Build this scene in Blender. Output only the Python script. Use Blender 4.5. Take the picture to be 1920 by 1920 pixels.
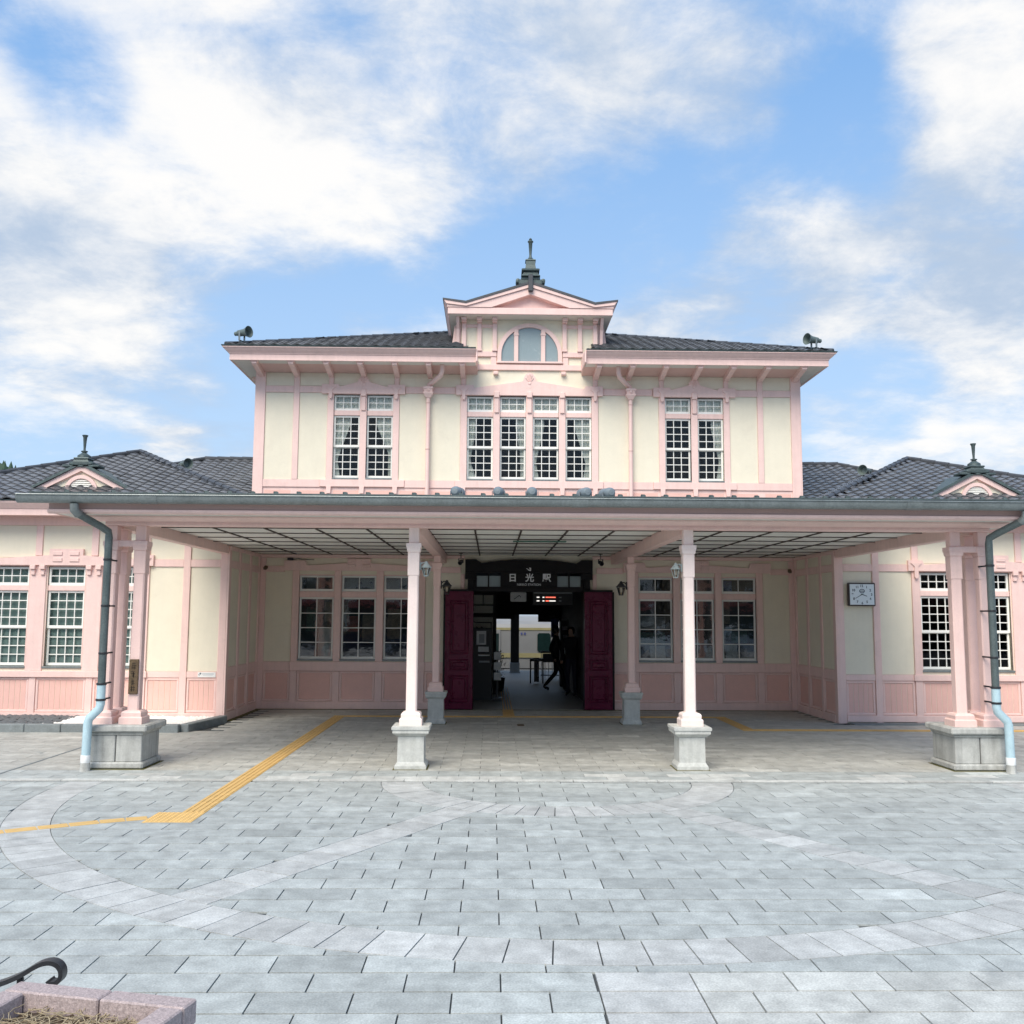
import bpy, bmesh, math, random
from mathutils import Matrix, Vector
random.seed(7)
EXPOSURE = .69; SUN_E = 2.75; SKY_STRENGTH = .15
SKYMUL = (.8, .8, .85, 1); BLUE = (1.15, 2.25, 3.95, 1); HAZE = (2.8, 3.45, 4.0, 1); CLOUD_A = (2.05, 2.5, 3.15, 1); CLOUD_B = (4.35, 4.25, 4.1, 1)
CLOUD_OFF = (2.2, .7, 0); CLO, CHI = .385, .86
# cloud banks and blue gaps in the sky in view: picture direction, angular radius (deg), strength
BLOBS = [(330, 330, 14, .20), (120, 300, 9, .08), (620, 330, 9, .08), (790, 430, 5, .16), (80, 560, 8, .22), (330, 520, 6, .06), (560, 60, 12, .10), (900, 70, 9, .14), (1060, 190, 7, .12), (900, 330, 7, .08), (1700, 300, 6, .08), (1250, 110, 8, .14), (1420, 80, 5, .06), (1830, 120, 6, .34), (1480, 500, 6, .18), (1700, 480, 8, .18), (1880, 380, 7, .16), (1250, 590, 5, .14), (1860, 610, 5, .16), (1640, 830, 5, .22), (1850, 820, 5, .24), (330, 860, 2.5, .2), (180, 700, 8, .06), (1180, 400, 7, -.16), (1600, 240, 5, -.14), (950, 480, 5, -.10), (520, 640, 5, -.14), (140, 150, 4, -.22), (60, 790, 6, -.08), (1660, 720, 4, -.16)]
for o in list(bpy.data.objects): bpy.data.objects.remove(o)
sc = bpy.context.scene
C = sc.collection
R = math.radians

# ------------------------------------------------------------------ camera
cam_d = bpy.data.cameras.new("camera"); cam = bpy.data.objects.new("camera", cam_d); C.objects.link(cam)
cam_d.sensor_width = 36; cam_d.lens = 33.75; cam_d.clip_start = .05; cam_d.clip_end = 4000
CAM = Vector((-.766, 0, 1.9))
_ps, _p, _r = .020748, .107574, .005711
_f = Vector((math.sin(_ps)*math.cos(_p), math.cos(_ps)*math.cos(_p), math.sin(_p)))
_ri = Vector((math.cos(_ps), -math.sin(_ps), 0)); _up = _ri.cross(_f)
_r2 = _ri*math.cos(_r)+_up*math.sin(_r); _u2 = -_ri*math.sin(_r)+_up*math.cos(_r)
cam.matrix_world = Matrix(((_r2.x,_u2.x,-_f.x,CAM.x),(_r2.y,_u2.y,-_f.y,CAM.y),(_r2.z,_u2.z,-_f.z,CAM.z),(0,0,0,1)))
sc.camera = cam

# ------------------------------------------------------------------ render, exposure
sc.render.engine = 'CYCLES'
sc.cycles.use_denoising = True
sc.cycles.max_bounces = 10; sc.cycles.transparent_max_bounces = 16; sc.cycles.diffuse_bounces = 8
sc.view_settings.view_transform = 'Standard'; sc.view_settings.look = 'None'
sc.view_settings.gamma = 1; sc.view_settings.exposure = EXPOSURE; sc.view_settings.use_curve_mapping = False

# ------------------------------------------------------------------ sun and sky
SUN_EL, SUN_AZ = R(48), R(-157)     # azimuth from +Y towards +X: behind the camera, to the left
sd = bpy.data.lights.new("sun", 'SUN'); sd.energy = SUN_E; sd.angle = R(42); sd.color = (1, .915, .79)
sun = bpy.data.objects.new("sun", sd); C.objects.link(sun)
_sdir = Vector((math.sin(SUN_AZ)*math.cos(SUN_EL), math.cos(SUN_AZ)*math.cos(SUN_EL), math.sin(SUN_EL)))
sun.rotation_euler = (-_sdir).to_track_quat('-Z', 'Y').to_euler(); sun.location = _sdir*60

w = bpy.data.worlds.new("World"); sc.world = w; w.use_nodes = True
nt = w.node_tree; nt.nodes.clear()
def N(t, **k):
    n = nt.nodes.new(t)
    for a, b in k.items():
        if a == 'inp':
            for i, v in b.items(): n.inputs[i].default_value = v
        else: setattr(n, a, b)
    return n
def L(a, b): nt.links.new(a, b)
def Mth(op, a, b=None, c=None, clamp=False):
    n = N('ShaderNodeMath', operation=op); n.use_clamp = clamp
    for i, v in enumerate((a, b, c)):
        if v is None: continue
        if isinstance(v, (int, float)): n.inputs[i].default_value = v
        else: L(v, n.inputs[i])
    return n.outputs[0]
def build_world():
    tc = N('ShaderNodeTexCoord')
    sky = N('ShaderNodeTexSky', sky_type='NISHITA', sun_disc=False)
    sky.sun_elevation = SUN_EL; sky.sun_rotation = SUN_AZ; sky.altitude = 500; sky.air_density = 1.0; sky.dust_density = .6; sky.ozone_density = 1.6
    skyc = N('ShaderNodeMix', data_type='RGBA', blend_type='MULTIPLY'); skyc.inputs[0].default_value = 1
    L(sky.outputs[0], skyc.inputs[6]); skyc.inputs[7].default_value = SKYMUL
    d = tc.outputs['Generated']
    sep = N('ShaderNodeSeparateXYZ'); L(d, sep.inputs[0])
    zz = Mth('ADD', Mth('MAXIMUM', sep.outputs[2], 0.0), .20)
    cx = Mth('DIVIDE', sep.outputs[0], zz); cy = Mth('DIVIDE', sep.outputs[1], zz)
    cv = N('ShaderNodeCombineXYZ'); L(cx, cv.inputs[0]); L(cy, cv.inputs[1])
    def noise(scale, det, rough, off, dist=0.0, stretch=None):
        mp = N('ShaderNodeMapping'); L(cv.outputs[0], mp.inputs[0]); mp.inputs['Location'].default_value = off
        if stretch:
            mp.inputs['Rotation'].default_value = (0, 0, stretch[0]); mp.inputs['Scale'].default_value = stretch[1]
        n = N('ShaderNodeTexNoise'); L(mp.outputs[0], n.inputs['Vector'])
        n.inputs['Scale'].default_value = scale; n.inputs['Detail'].default_value = det; n.inputs['Roughness'].default_value = rough; n.inputs['Distortion'].default_value = dist
        return n.outputs[0]
    n1 = noise(1.5, 10, .60, CLOUD_OFF, .25)
    n2 = noise(5.2, 9, .66, (1.3, 4.1, 0), .2)
    wis = noise(2.3, 9, .60, (7, 2, 0), .5, (R(-38), (.42, 1, 1)))
    acc = Mth('ADD', Mth('MULTIPLY', n1, .38), Mth('ADD', Mth('MULTIPLY', n2, .26), Mth('MULTIPLY', wis, .36)))
    acc = Mth('MULTIPLY_ADD', acc, 2.1, -.55)
    # where the larger cloud banks and the blue gaps lie: direction, angular radius, strength
    def blob(px, py, rad, amp):
        nonlocal acc
        v = (_f*1800 + _r2*(px-960) - _u2*(py-960)).normalized()
        dn = N('ShaderNodeVectorMath', operation='DOT_PRODUCT'); L(d, dn.inputs[0]); dn.inputs[1].default_value = v
        mr = N('ShaderNodeMapRange', interpolation_type='SMOOTHERSTEP'); L(dn.outputs['Value'], mr.inputs[0])
        mr.inputs[1].default_value = math.cos(R(rad)); mr.inputs[2].default_value = 1.0; mr.inputs[3].default_value = 0; mr.inputs[4].default_value = amp
        acc = Mth('ADD', acc, mr.outputs[0])
    for b in BLOBS: blob(*b)
    m = N('ShaderNodeMapRange', interpolation_type='SMOOTHSTEP'); L(acc, m.inputs[0]); m.inputs[1].default_value = CLO; m.inputs[2].default_value = CHI
    shade = N('ShaderNodeMapRange', interpolation_type='SMOOTHSTEP'); L(Mth('ADD', Mth('MULTIPLY', noise(1.25, 6, .55, (3.2, 9.1, 0)), .62), Mth('ADD', Mth('MULTIPLY', n2, .26), Mth('MULTIPLY', acc, .12))), shade.inputs[0]); shade.inputs[1].default_value = .42; shade.inputs[2].default_value = .62
    cc = N('ShaderNodeMix', data_type='RGBA'); L(shade.outputs[0], cc.inputs[0]); cc.inputs[6].default_value = CLOUD_A; cc.inputs[7].default_value = CLOUD_B
    skb = N('ShaderNodeMix', data_type='RGBA'); skb.inputs[0].default_value = .72; L(skyc.outputs[2], skb.inputs[6]); skb.inputs[7].default_value = BLUE
    # thicker haze low in the sky
    hz = N('ShaderNodeMapRange'); L(sep.outputs[2], hz.inputs[0]); hz.inputs[1].default_value = 0.0; hz.inputs[2].default_value = .5; hz.inputs[3].default_value = .75; hz.inputs[4].default_value = 0.0
    sh = N('ShaderNodeMix', data_type='RGBA'); L(hz.outputs[0], sh.inputs[0]); L(skb.outputs[2], sh.inputs[6]); sh.inputs[7].default_value = HAZE
    mx = N('ShaderNodeMix', data_type='RGBA'); L(Mth('MULTIPLY', m.outputs[0], .93), mx.inputs[0]); L(sh.outputs[2], mx.inputs[6]); L(cc.outputs[2], mx.inputs[7])
    bg = N('ShaderNodeBackground'); L(mx.outputs[2], bg.inputs[0]); bg.inputs[1].default_value = SKY_STRENGTH
    out = N('ShaderNodeOutputWorld'); L(bg.outputs[0], out.inputs[0])
build_world()

# ------------------------------------------------------------------ materials
M = {}
def mat(name, col, rough=.6, var=.12, scale=6., bump=0., bscale=60., metal=0., spec=.5, dirt=None, attr=False, objvar=0., streak=0., emit=None, coat=0., spots=None):
    m = bpy.data.materials.new(name); m.use_nodes = True; t = m.node_tree; t.nodes.clear()
    def n(tp, **k):
        q = t.nodes.new(tp)
        for a, b in k.items(): setattr(q, a, b)
        return q
    lk = t.links.new
    out = n('ShaderNodeOutputMaterial'); b = n('ShaderNodeBsdfPrincipled'); lk(b.outputs[0], out.inputs[0])
    b.inputs['Metallic'].default_value = metal; b.inputs['Specular IOR Level'].default_value = spec
    if coat: b.inputs['Coat Weight'].default_value = coat
    geo = n('ShaderNodeNewGeometry'); pos = geo.outputs['Position']
    base = None
    if attr:
        a = n('ShaderNodeAttribute', attribute_name='Col'); base = a.outputs['Color']
    def rgbmul(c0, c1out):
        x = n('ShaderNodeMix', data_type='RGBA', blend_type='MULTIPLY'); x.inputs[0].default_value = 1
        if c0 is None: x.inputs[6].default_value = (*col, 1)
        else: lk(c0, x.inputs[6])
        lk(c1out, x.inputs[7]); return x.outputs[2]
    def ramp(src, lo, hi, a, bb):
        r = n('ShaderNodeMapRange'); lk(src, r.inputs[0]); r.inputs[1].default_value = lo; r.inputs[2].default_value = hi; r.inputs[3].default_value = a; r.inputs[4].default_value = bb
        return r.outputs[0]
    nz = n('ShaderNodeTexNoise'); lk(pos, nz.inputs['Vector']); nz.inputs['Scale'].default_value = scale; nz.inputs['Detail'].default_value = 8; nz.inputs['Roughness'].default_value = .65
    c = rgbmul(base, ramp(nz.outputs[0], .28, .72, 1-var, 1+var*.6))
    if bscale and var:
        nf = n('ShaderNodeTexNoise'); lk(pos, nf.inputs['Vector']); nf.inputs['Scale'].default_value = bscale; nf.inputs['Detail'].default_value = 4
        c = rgbmul(c, ramp(nf.outputs[0], .3, .7, 1-var*.7, 1+var*.5))
    if streak:
        mp = n('ShaderNodeMapping'); lk(pos, mp.inputs[0]); mp.inputs['Scale'].default_value = (9, 9, .7)
        ns = n('ShaderNodeTexNoise'); lk(mp.outputs[0], ns.inputs['Vector']); ns.inputs['Scale'].default_value = 1.6; ns.inputs['Detail'].default_value = 6
        c = rgbmul(c, ramp(ns.outputs[0], .42, .75, 1, 1-streak))
    if objvar:
        oi = n('ShaderNodeObjectInfo'); c = rgbmul(c, ramp(oi.outputs['Random'], 0, 1, 1-objvar, 1+objvar))
    if dirt:
        nd = n('ShaderNodeTexNoise'); lk(pos, nd.inputs['Vector']); nd.inputs['Scale'].default_value = dirt[1]; nd.inputs['Detail'].default_value = 9; nd.inputs['Roughness'].default_value = .7; nd.inputs['Distortion'].default_value = .6
        x = n('ShaderNodeMix', data_type='RGBA'); lk(ramp(nd.outputs[0], dirt[2], dirt[2]+.16, 0, dirt[3]), x.inputs[0]); lk(c, x.inputs[6]); x.inputs[7].default_value = (*dirt[0], 1); c = x.outputs[2]
    if spots:
        vo = n('ShaderNodeTexVoronoi'); lk(pos, vo.inputs['Vector']); vo.inputs['Scale'].default_value = spots[0]
        sx_ = n('ShaderNodeSeparateColor'); lk(vo.outputs['Color'], sx_.inputs[0])
        mm = n('ShaderNodeMath', operation='MULTIPLY'); lk(ramp(vo.outputs['Distance'], spots[1]*.5, spots[1], 1, 0), mm.inputs[0]); lk(ramp(sx_.outputs[0], spots[2], spots[2]+.03, 0, .75), mm.inputs[1]); mm.use_clamp = True
        x = n('ShaderNodeMix', data_type='RGBA'); lk(mm.outputs[0], x.inputs[0]); lk(c, x.inputs[6]); x.inputs[7].default_value = (.10, .105, .10, 1); c = x.outputs[2]
    lk(c, b.inputs['Base Color'])
    rr = ramp(nz.outputs[0], .3, .7, max(.02, rough-.08), min(1, rough+.08)); lk(rr, b.inputs['Roughness'])
    if bump:
        nb = n('ShaderNodeTexNoise'); lk(pos, nb.inputs['Vector']); nb.inputs['Scale'].default_value = bscale; nb.inputs['Detail'].default_value = 6
        bp = n('ShaderNodeBump'); bp.inputs['Strength'].default_value = bump; bp.inputs['Distance'].default_value = .01; lk(nb.outputs[0], bp.inputs['Height']); lk(bp.outputs[0], b.inputs['Normal'])
    if emit:
        b.inputs['Emission Color'].default_value = (*emit[:3], 1); b.inputs['Emission Strength'].default_value = emit[3]
    M[name] = m; return m
mat('stucco', (.80, .742, .60), .85, .05, 3, .5, 140, dirt=((.64, .58, .47), 1.6, .57, .36), streak=.02)
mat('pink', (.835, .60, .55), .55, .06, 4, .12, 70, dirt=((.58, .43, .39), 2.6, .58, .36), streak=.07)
mat('bloom', (.46, .22, .34), .8, .3, 40)
mat('leaf', (.05, .10, .04), .7, .4, 30)
mat('pink_deep', (.80, .49, .425), .6, .06, 4, .12, 70, dirt=((.52, .30, .28), 2., .64, .25))
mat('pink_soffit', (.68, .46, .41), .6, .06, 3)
mat('soffit', (.70, .68, .62), .8, .05, 3)
mat('sash', (.84, .835, .79), .45, .04, 8)
mat('ceiling_board', (.87, .865, .81), .75, .06, 2, dirt=((.5, .48, .42), 3., .62, .3), objvar=.05)
mat('batten', (.045, .03, .022), .6, .2, 12)
mat('tile', (.125, .128, .136), .30, .5, 4.4, .12, 90, spec=.5, dirt=((.17, .18, .165), 3., .57, .5), objvar=.22)
mat('tile_cap', (.062, .066, .075), .45, .25, 6, dirt=((.12, .13, .12), 4., .58, .4))
mat('patina', (.085, .115, .115), .5, .3, 9, .15, 60, metal=.3, dirt=((.16, .24, .21), 8., .56, .5))
mat('gutter_metal', (.235, .265, .265), .36, .2, 4, .05, 40, metal=.35, dirt=((.10, .13, .12), 6., .60, .6), streak=.12)
mat('pipe_dark', (.115, .145, .145), .4, .25, 6, .08, 60, metal=.3, dirt=((.2, .2, .19), 10., .60, .4))
mat('pipe_blue', (.44, .60, .66), .42, .1, 9, dirt=((.6, .66, .67), 7., .58, .5))
mat('pipe_white', (.8, .81, .8), .5, .08, 12)
mat('granite_light', (.53, .54, .51), .8, .18, 10, .25, 120, dirt=((.27, .28, .24), 3.5, .55, .55), streak=.16)
mat('granite_old', (.47, .475, .45), .85, .24, 5, .3, 120, dirt=((.30, .30, .275), 3., .54, .55), streak=.32)
mat('slab', (1, 1, 1), .62, .30, 5.5, .3, 85, attr=True, dirt=((.20, .22, .23), 1.5, .575, .55), spec=.35, spots=(1.7, .035, .55))
mat('joint', (.06, .068, .072), .95, .2, 20)
mat('ground', (.16, .165, .17), .95, .2, 1.5)
mat('tactile', (.66, .43, .16), .7, .14, 5, .15, 120, dirt=((.48, .33, .14), 4., .58, .45))
mat('kerb', (.20, .225, .23), .85, .25, 7, .3, 120, dirt=((.10, .12, .10), 5., .58, .5), objvar=.12)
mat('pebble_white', (.80, .79, .76), .7, .12, 30, objvar=.1)
mat('pebble_dark', (.12, .135, .145), .7, .3, 30)
mat('black_paint', (.008, .007, .008), .45, .2, 8, spec=.2)
mat('black_metal', (.022, .024, .028), .38, .2, 20, .05, 80)
mat('dark_red', (.105, .004, .030), .30, .22, 7, .08, 60, spec=.3, dirt=((.06, .003, .010), 6., .60, .4))
mat('white_letter', (.72, .73, .74), .5, .05, 10)
mat('lantern_white', (.31, .37, .37), .45, .1, 20)
mat('speaker_grey', (.115, .15, .142), .5, .12, 14)
mat('flood_grey', (.19, .23, .255), .45, .12, 10)
mat('clock_face', (.74, .80, .83), .4, .02, 10)
mat('clock_case', (.035, .02, .018), .4, .2, 12)
mat('ink', (.10, .13, .15), .6, .05, 10)
mat('grey_print', (.5, .53, .54), .6, .05, 10)
mat('plaque_wood', (.115, .072, .035), .6, .35, 14, .2, 60, dirt=((.22, .17, .09), 16., .52, .6))
mat('plaque_ink', (.028, .018, .010), .7, .1, 20)
mat('sign_white', (.80, .80, .78), .4, .03, 10)
mat('pink_granite', (.41, .335, .33), .72, .34, 60, .25, 190, dirt=((.62, .53, .51), 120., .52, .7))
mat('soil', (.085, .058, .035), .95, .45, 30, .6, 70)
mat('straw', (.42, .345, .225), .85, .35, 40)
mat('curtain', (.80, .80, .76), .9, .05, 12)
mat('blind', (.30, .40, .38), .85, .05, 2)
mat('column_pale', (.87, .73, .68), .55, .05, 6, .12, 70, dirt=((.74, .58, .53), 5., .62, .35), streak=.05)
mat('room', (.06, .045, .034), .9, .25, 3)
mat('room_light', (.55, .50, .40), .9, .1, 3)
mat('hall_floor', (.30, .29, .27), .55, .2, 3, .05, 60, dirt=((.16, .155, .15), 1.4, .56, .5))
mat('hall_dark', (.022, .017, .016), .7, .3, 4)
mat('hall_cream', (.80, .77, .67), .8, .06, 3)
mat('cabinet', (.02, .022, .024), .5, .2, 8)
mat('paper', (.86, .87, .86), .7, .08, 14)
mat('poster_red', (.42, .10, .08), .6, .4, 14)
mat('poster_green', (.10, .22, .17), .6, .5, 18)
mat('poster_blue', (.08, .10, .30), .6, .5, 16)
mat('poster_tan', (.36, .29, .20), .6, .4, 14)
mat('carton', (.42, .44, .46), .8, .1, 8)
mat('train_steel', (.30, .30, .295), .5, .06, 2)
mat('train_stripe', (.42, .37, .19), .45, .08, 3)
mat('train_dark', (.03, .032, .036), .5, .2, 5)
mat('train_glass', (.012, .03, .028), .08, .2, 4)
mat('stone_base', (.36, .36, .36), .8, .15, 10)
mat('led_red', (.1, .01, .01), .5, 0, 5, emit=(1, .16, .10, 1.2))
mat('led_white', (.1, .1, .1), .5, 0, 5, emit=(.9, .85, .8, .9))
mat('skin', (.50, .32, .24), .55, .06, 20)
mat('hair', (.012, .01, .01), .45, .2, 60)
mat('cloth_black', (.016, .017, .020), .85, .25, 30)
mat('cloth_beige', (.40, .35, .28), .85, .15, 30)
mat('cloth_navy', (.022, .026, .045), .85, .2, 30)
mat('shoe', (.03, .028, .028), .5, .2, 30)
mat('hill', (.05, .085, .06), .95, .5, .12)
mat('hill_leaf', (.045, .085, .055), .9, .4, .4)
mat('neighbour_wall', (.55, .52, .47), .8, .08, 1.5)
mat('neighbour_red', (.22, .035, .03), .7, .2, 2)
mat('neighbour_roof', (.16, .18, .185), .6, .15, 2)
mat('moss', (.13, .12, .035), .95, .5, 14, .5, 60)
mat('frost', (.27, .335, .35), .22, .06, 2, spec=.7)
def glass(name, tint, refl):
    m = bpy.data.materials.new(name); m.use_nodes = True; t = m.node_tree; t.nodes.clear()
    o = t.nodes.new('ShaderNodeOutputMaterial'); mx = t.nodes.new('ShaderNodeMixShader'); tr = t.nodes.new('ShaderNodeBsdfTransparent'); gl = t.nodes.new('ShaderNodeBsdfGlossy'); fr = t.nodes.new('ShaderNodeFresnel')
    fr.inputs[0].default_value = refl; tr.inputs[0].default_value = (*tint, 1); gl.inputs['Roughness'].default_value = .03
    nz = t.nodes.new('ShaderNodeTexNoise'); nz.inputs['Scale'].default_value = 5; g = t.nodes.new('ShaderNodeNewGeometry'); t.links.new(g.outputs['Position'], nz.inputs['Vector'])
    bp = t.nodes.new('ShaderNodeBump'); bp.inputs['Strength'].default_value = .05; bp.inputs['Distance'].default_value = .02; t.links.new(nz.outputs[0], bp.inputs['Height']); t.links.new(bp.outputs[0], gl.inputs['Normal'])
    t.links.new(fr.outputs[0], mx.inputs[0]); t.links.new(tr.outputs[0], mx.inputs[1]); t.links.new(gl.outputs[0], mx.inputs[2]); t.links.new(mx.outputs[0], o.inputs[0]); M[name] = m
glass('glass', (.92, .94, .93), 1.34)
glass('shop_glass', (.88, .90, .89), 2.15)
glass('lamp_glass', (.85, .78, .68), 1.4)

# ------------------------------------------------------------------ mesh helpers
LOC = {}
class MB:
    def __init__(s, T=None): s.v = []; s.f = []; s.T = T; s.col = []
    def add(s, vs, fs, col=None):
        k = len(s.v); s.v += [s.T(*p) if s.T else tuple(p) for p in vs]
        s.f += [tuple(i+k for i in q) for q in fs]; s.col += [col]*len(fs); return s
    def box(s, x0, x1, y0, y1, z0, z1, c=0):
        if x0 > x1: x0, x1 = x1, x0
        if y0 > y1: y0, y1 = y1, y0
        if z0 > z1: z0, z1 = z1, z0
        if not c:
            return s.add([(x, y, z) for z in (z0, z1) for y in (y0, y1) for x in (x0, x1)], [(0,1,3,2),(4,6,7,5),(0,4,5,1),(2,3,7,6),(0,2,6,4),(1,5,7,3)])
        X = (x0, x1); Y = (y0, y1); Z = (z0, z1); sg = (1, -1); vs = []; idx = {}
        for i in (0, 1):
            for j in (0, 1):
                for k in (0, 1):
                    for a in range(3):
                        p = [X[i]+sg[i]*c, Y[j]+sg[j]*c, Z[k]+sg[k]*c]; p[a] = (X[i], Y[j], Z[k])[a]
                        idx[i, j, k, a] = len(vs); vs.append(tuple(p))
        fs = []
        for a in range(3):
            b, d = (a+1) % 3, (a+2) % 3
            for e in (0, 1):
                q = []
                for (m, n_) in ((0, 0), (1, 0), (1, 1), (0, 1)):
                    t = [0]*3; t[a] = e; t[b] = m; t[d] = n_; q.append(idx[(*t, a)])
                fs.append(tuple(q))
            for m in (0, 1):
                for n_ in (0, 1):
                    t0 = [0]*3; t1 = [0]*3; t0[a] = 0; t1[a] = 1; t0[b] = t1[b] = m; t0[d] = t1[d] = n_
                    fs.append((idx[(*t0, b)], idx[(*t1, b)], idx[(*t1, d)], idx[(*t0, d)]))
        for i in (0, 1):
            for j in (0, 1):
                for k in (0, 1): fs.append((idx[i,j,k,0], idx[i,j,k,1], idx[i,j,k,2]))
        return s.add(vs, fs)
    def prism(s, pts, d0, d1, ax='y'):       # outline in (u, z), pushed from d0 to d1
        n = len(pts); f = {'y': lambda u, d, z: (u, d, z), 'x': lambda u, d, z: (d, u, z), 'z': lambda u, d, z: (u, z, d)}[ax]
        vs = [f(u, d0, z) for u, z in pts]+[f(u, d1, z) for u, z in pts]
        return s.add(vs, [tuple(range(n)), tuple(range(2*n-1, n-1, -1))]+[(i, (i+1) % n, n+(i+1) % n, n+i) for i in range(n)])
    def lathe(s, prof, cx=0, cy=0, n=16, ax='z', cz=0):
        vs = []; fs = []
        for r, h in prof:
            for i in range(n):
                a = 2*math.pi*i/n; x, y = r*math.cos(a), r*math.sin(a)
                vs.append((cx+x, cy+y, cz+h) if ax == 'z' else ((cx+x, cy+h, cz+y) if ax == 'y' else (cx+h, cy+x, cz+y)))
        for k in range(len(prof)-1):
            for i in range(n):
                j = (i+1) % n; fs.append((k*n+i, k*n+j, (k+1)*n+j, (k+1)*n+i))
        fs.append(tuple(range(n-1, -1, -1))); fs.append(tuple((len(prof)-1)*n+i for i in range(n)))
        return s.add(vs, fs)
    def sq(s, prof, cx=0, cy=0):             # square in plan: (half width, z)
        vs = []; fs = []
        for r, h in prof: vs += [(cx-r, cy-r, h), (cx+r, cy-r, h), (cx+r, cy+r, h), (cx-r, cy+r, h)]
        for k in range(len(prof)-1):
            for i in range(4): fs.append((4*k+i, 4*k+(i+1) % 4, 4*k+4+(i+1) % 4, 4*k+4+i))
        fs.append((3, 2, 1, 0)); k = 4*(len(prof)-1); fs.append((k, k+1, k+2, k+3))
        return s.add(vs, fs)
    def tube(s, path, r, n=10, flat=None):
        P = [Vector(p) for p in path]; vs = []; fs = []; up = Vector((0, 0, 1))
        prev = None
        for i, p in enumerate(P):
            t = (P[min(i+1, len(P)-1)]-P[max(i-1, 0)]).normalized()
            if prev is None:
                a = t.cross(up); a = t.cross(Vector((1, 0, 0))) if a.length < .1 else a
            else: a = prev-t*prev.dot(t)
            a.normalize(); prev = a; b = t.cross(a).normalized()
            rr = r[i] if isinstance(r, (list, tuple)) else r
            for k in range(n):
                an = 2*math.pi*(k+.5)/n; ca, cb = math.cos(an)*rr, math.sin(an)*rr
                if flat: ca *= flat[0]; cb *= flat[1]
                vs.append(tuple(p+a*ca+b*cb))
        for i in range(len(P)-1):
            for k in range(n): fs.append((i*n+k, i*n+(k+1) % n, (i+1)*n+(k+1) % n, (i+1)*n+k))
        fs.append(tuple(range(n-1, -1, -1))); fs.append(tuple((len(P)-1)*n+k for k in range(n)))
        return s.add(vs, fs)
    def mesh(s, name, mt, smooth=False, fix=True):
        me = bpy.data.meshes.new(name); me.from_pydata(s.v, [], s.f)
        if any(c is not None for c in s.col):
            ca = me.color_attributes.new('Col', 'FLOAT_COLOR', 'CORNER'); buf = []
            for q, c in zip(s.f, s.col): buf += list((*(c or (1, 1, 1)), 1))*len(q)
            ca.data.foreach_set('color', buf)
        if fix:
            bm = bmesh.new(); bm.from_mesh(me); bmesh.ops.recalc_face_normals(bm, faces=bm.faces); bm.to_mesh(me); bm.free()
        me.materials.append(M[mt] if isinstance(mt, str) else mt)
        if smooth:
            me.polygons.foreach_set('use_smooth', [True]*len(me.polygons))
            try: me.set_sharp_from_angle(angle=R(40))
            except Exception: pass
        return me
def link(o, parent=None, world=True):
    C.objects.link(o)
    if parent is not None:
        o.parent = parent
        if world: o.matrix_parent_inverse = Matrix.Translation(-Vector(LOC.get(parent.name, (0, 0, 0))))
    return o
def ob(name, mb, mt, parent=None, smooth=False, loc=None, world=True, fix=True, kind=None, label=None):
    me = mb.mesh(name, mt, smooth, fix) if isinstance(mb, MB) else mb
    o = bpy.data.objects.new(name, me)
    if loc is not None: o.location = loc
    link(o, parent, world)
    if kind: o['kind'] = kind
    if label: o['label'] = label
    return o
def thing(name, label, cat, loc=(0, 0, 0), rz=0, group=None):
    o = bpy.data.objects.new(name, None); C.objects.link(o); o.location = loc; o.rotation_euler = (0, 0, rz); o.empty_display_size = .1
    LOC[o.name] = Vector(loc); o['label'] = label; o['category'] = cat
    if group: o['group'] = group
    return o
def tag(o, label, cat, group=None):
    o['label'] = label; o['category'] = cat
    if group: o['group'] = group
    return o
def copy_tree(o, loc=None, parent=None, world=False):
    c = o.copy(); C.objects.link(c)
    if parent is not None: c.parent = parent
    if loc is not None: c.location = loc
    for ch in list(o.children):
        d = ch.copy(); C.objects.link(d); d.parent = c
        for g in list(ch.children):
            e = g.copy(); C.objects.link(e); e.parent = d
    return c
def front(Y): return lambda u, d, z: (u, Y-d, z)
def side(X, sgn): return lambda u, d, z: (X+sgn*d, u, z)
# ================================================================== ground and paving
def struct(o): o['kind'] = 'structure'; return o
gb = MB().add([(-400, -60, -.05), (400, -60, -.05), (400, 900, -.05), (-400, 900, -.05)], [(0, 1, 2, 3)])
struct(ob('ground', gb, 'ground'))
pv = struct(ob('pavement', MB().add([(-12, -2, -.012), (12, -2, -.012), (12, 19.9, -.012), (-12, 19.9, -.012)], [(0, 1, 2, 3)]), 'joint'))

def clipf(poly, g, arc=None):
    """keep the part of a polygon where g >= 0; arc projects a point onto the cutting curve"""
    n = len(poly); out = []; cuts = []
    for i in range(n):
        a, b = poly[i], poly[(i+1) % n]; ga, gb_ = g(a), g(b)
        if ga >= 0: out.append(a)
        if (ga >= 0) != (gb_ >= 0):
            lo, hi = (0, 1) if ga >= 0 else (1, 0)
            for _ in range(22):
                m = (lo+hi)/2; p = (a[0]+(b[0]-a[0])*m, a[1]+(b[1]-a[1])*m)
                if g(p) >= 0: lo = m
                else: hi = m
            p = (a[0]+(b[0]-a[0])*lo, a[1]+(b[1]-a[1])*lo); out.append(p); cuts.append((len(out)-1, ga >= 0))
    if arc and len(cuts) == 2:
        ex = next((k for k, e in cuts if e), None); en = next((k for k, e in cuts if not e), None)
        if ex is not None and en is not None and (ex+1) % len(out) == en:
            p, q = out[ex], out[en]; mids = [arc((p[0]+(q[0]-p[0])*t, p[1]+(q[1]-p[1])*t)) for t in (.25, .5, .75)]
            out[ex+1:ex+1] = mids
    return out
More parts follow.
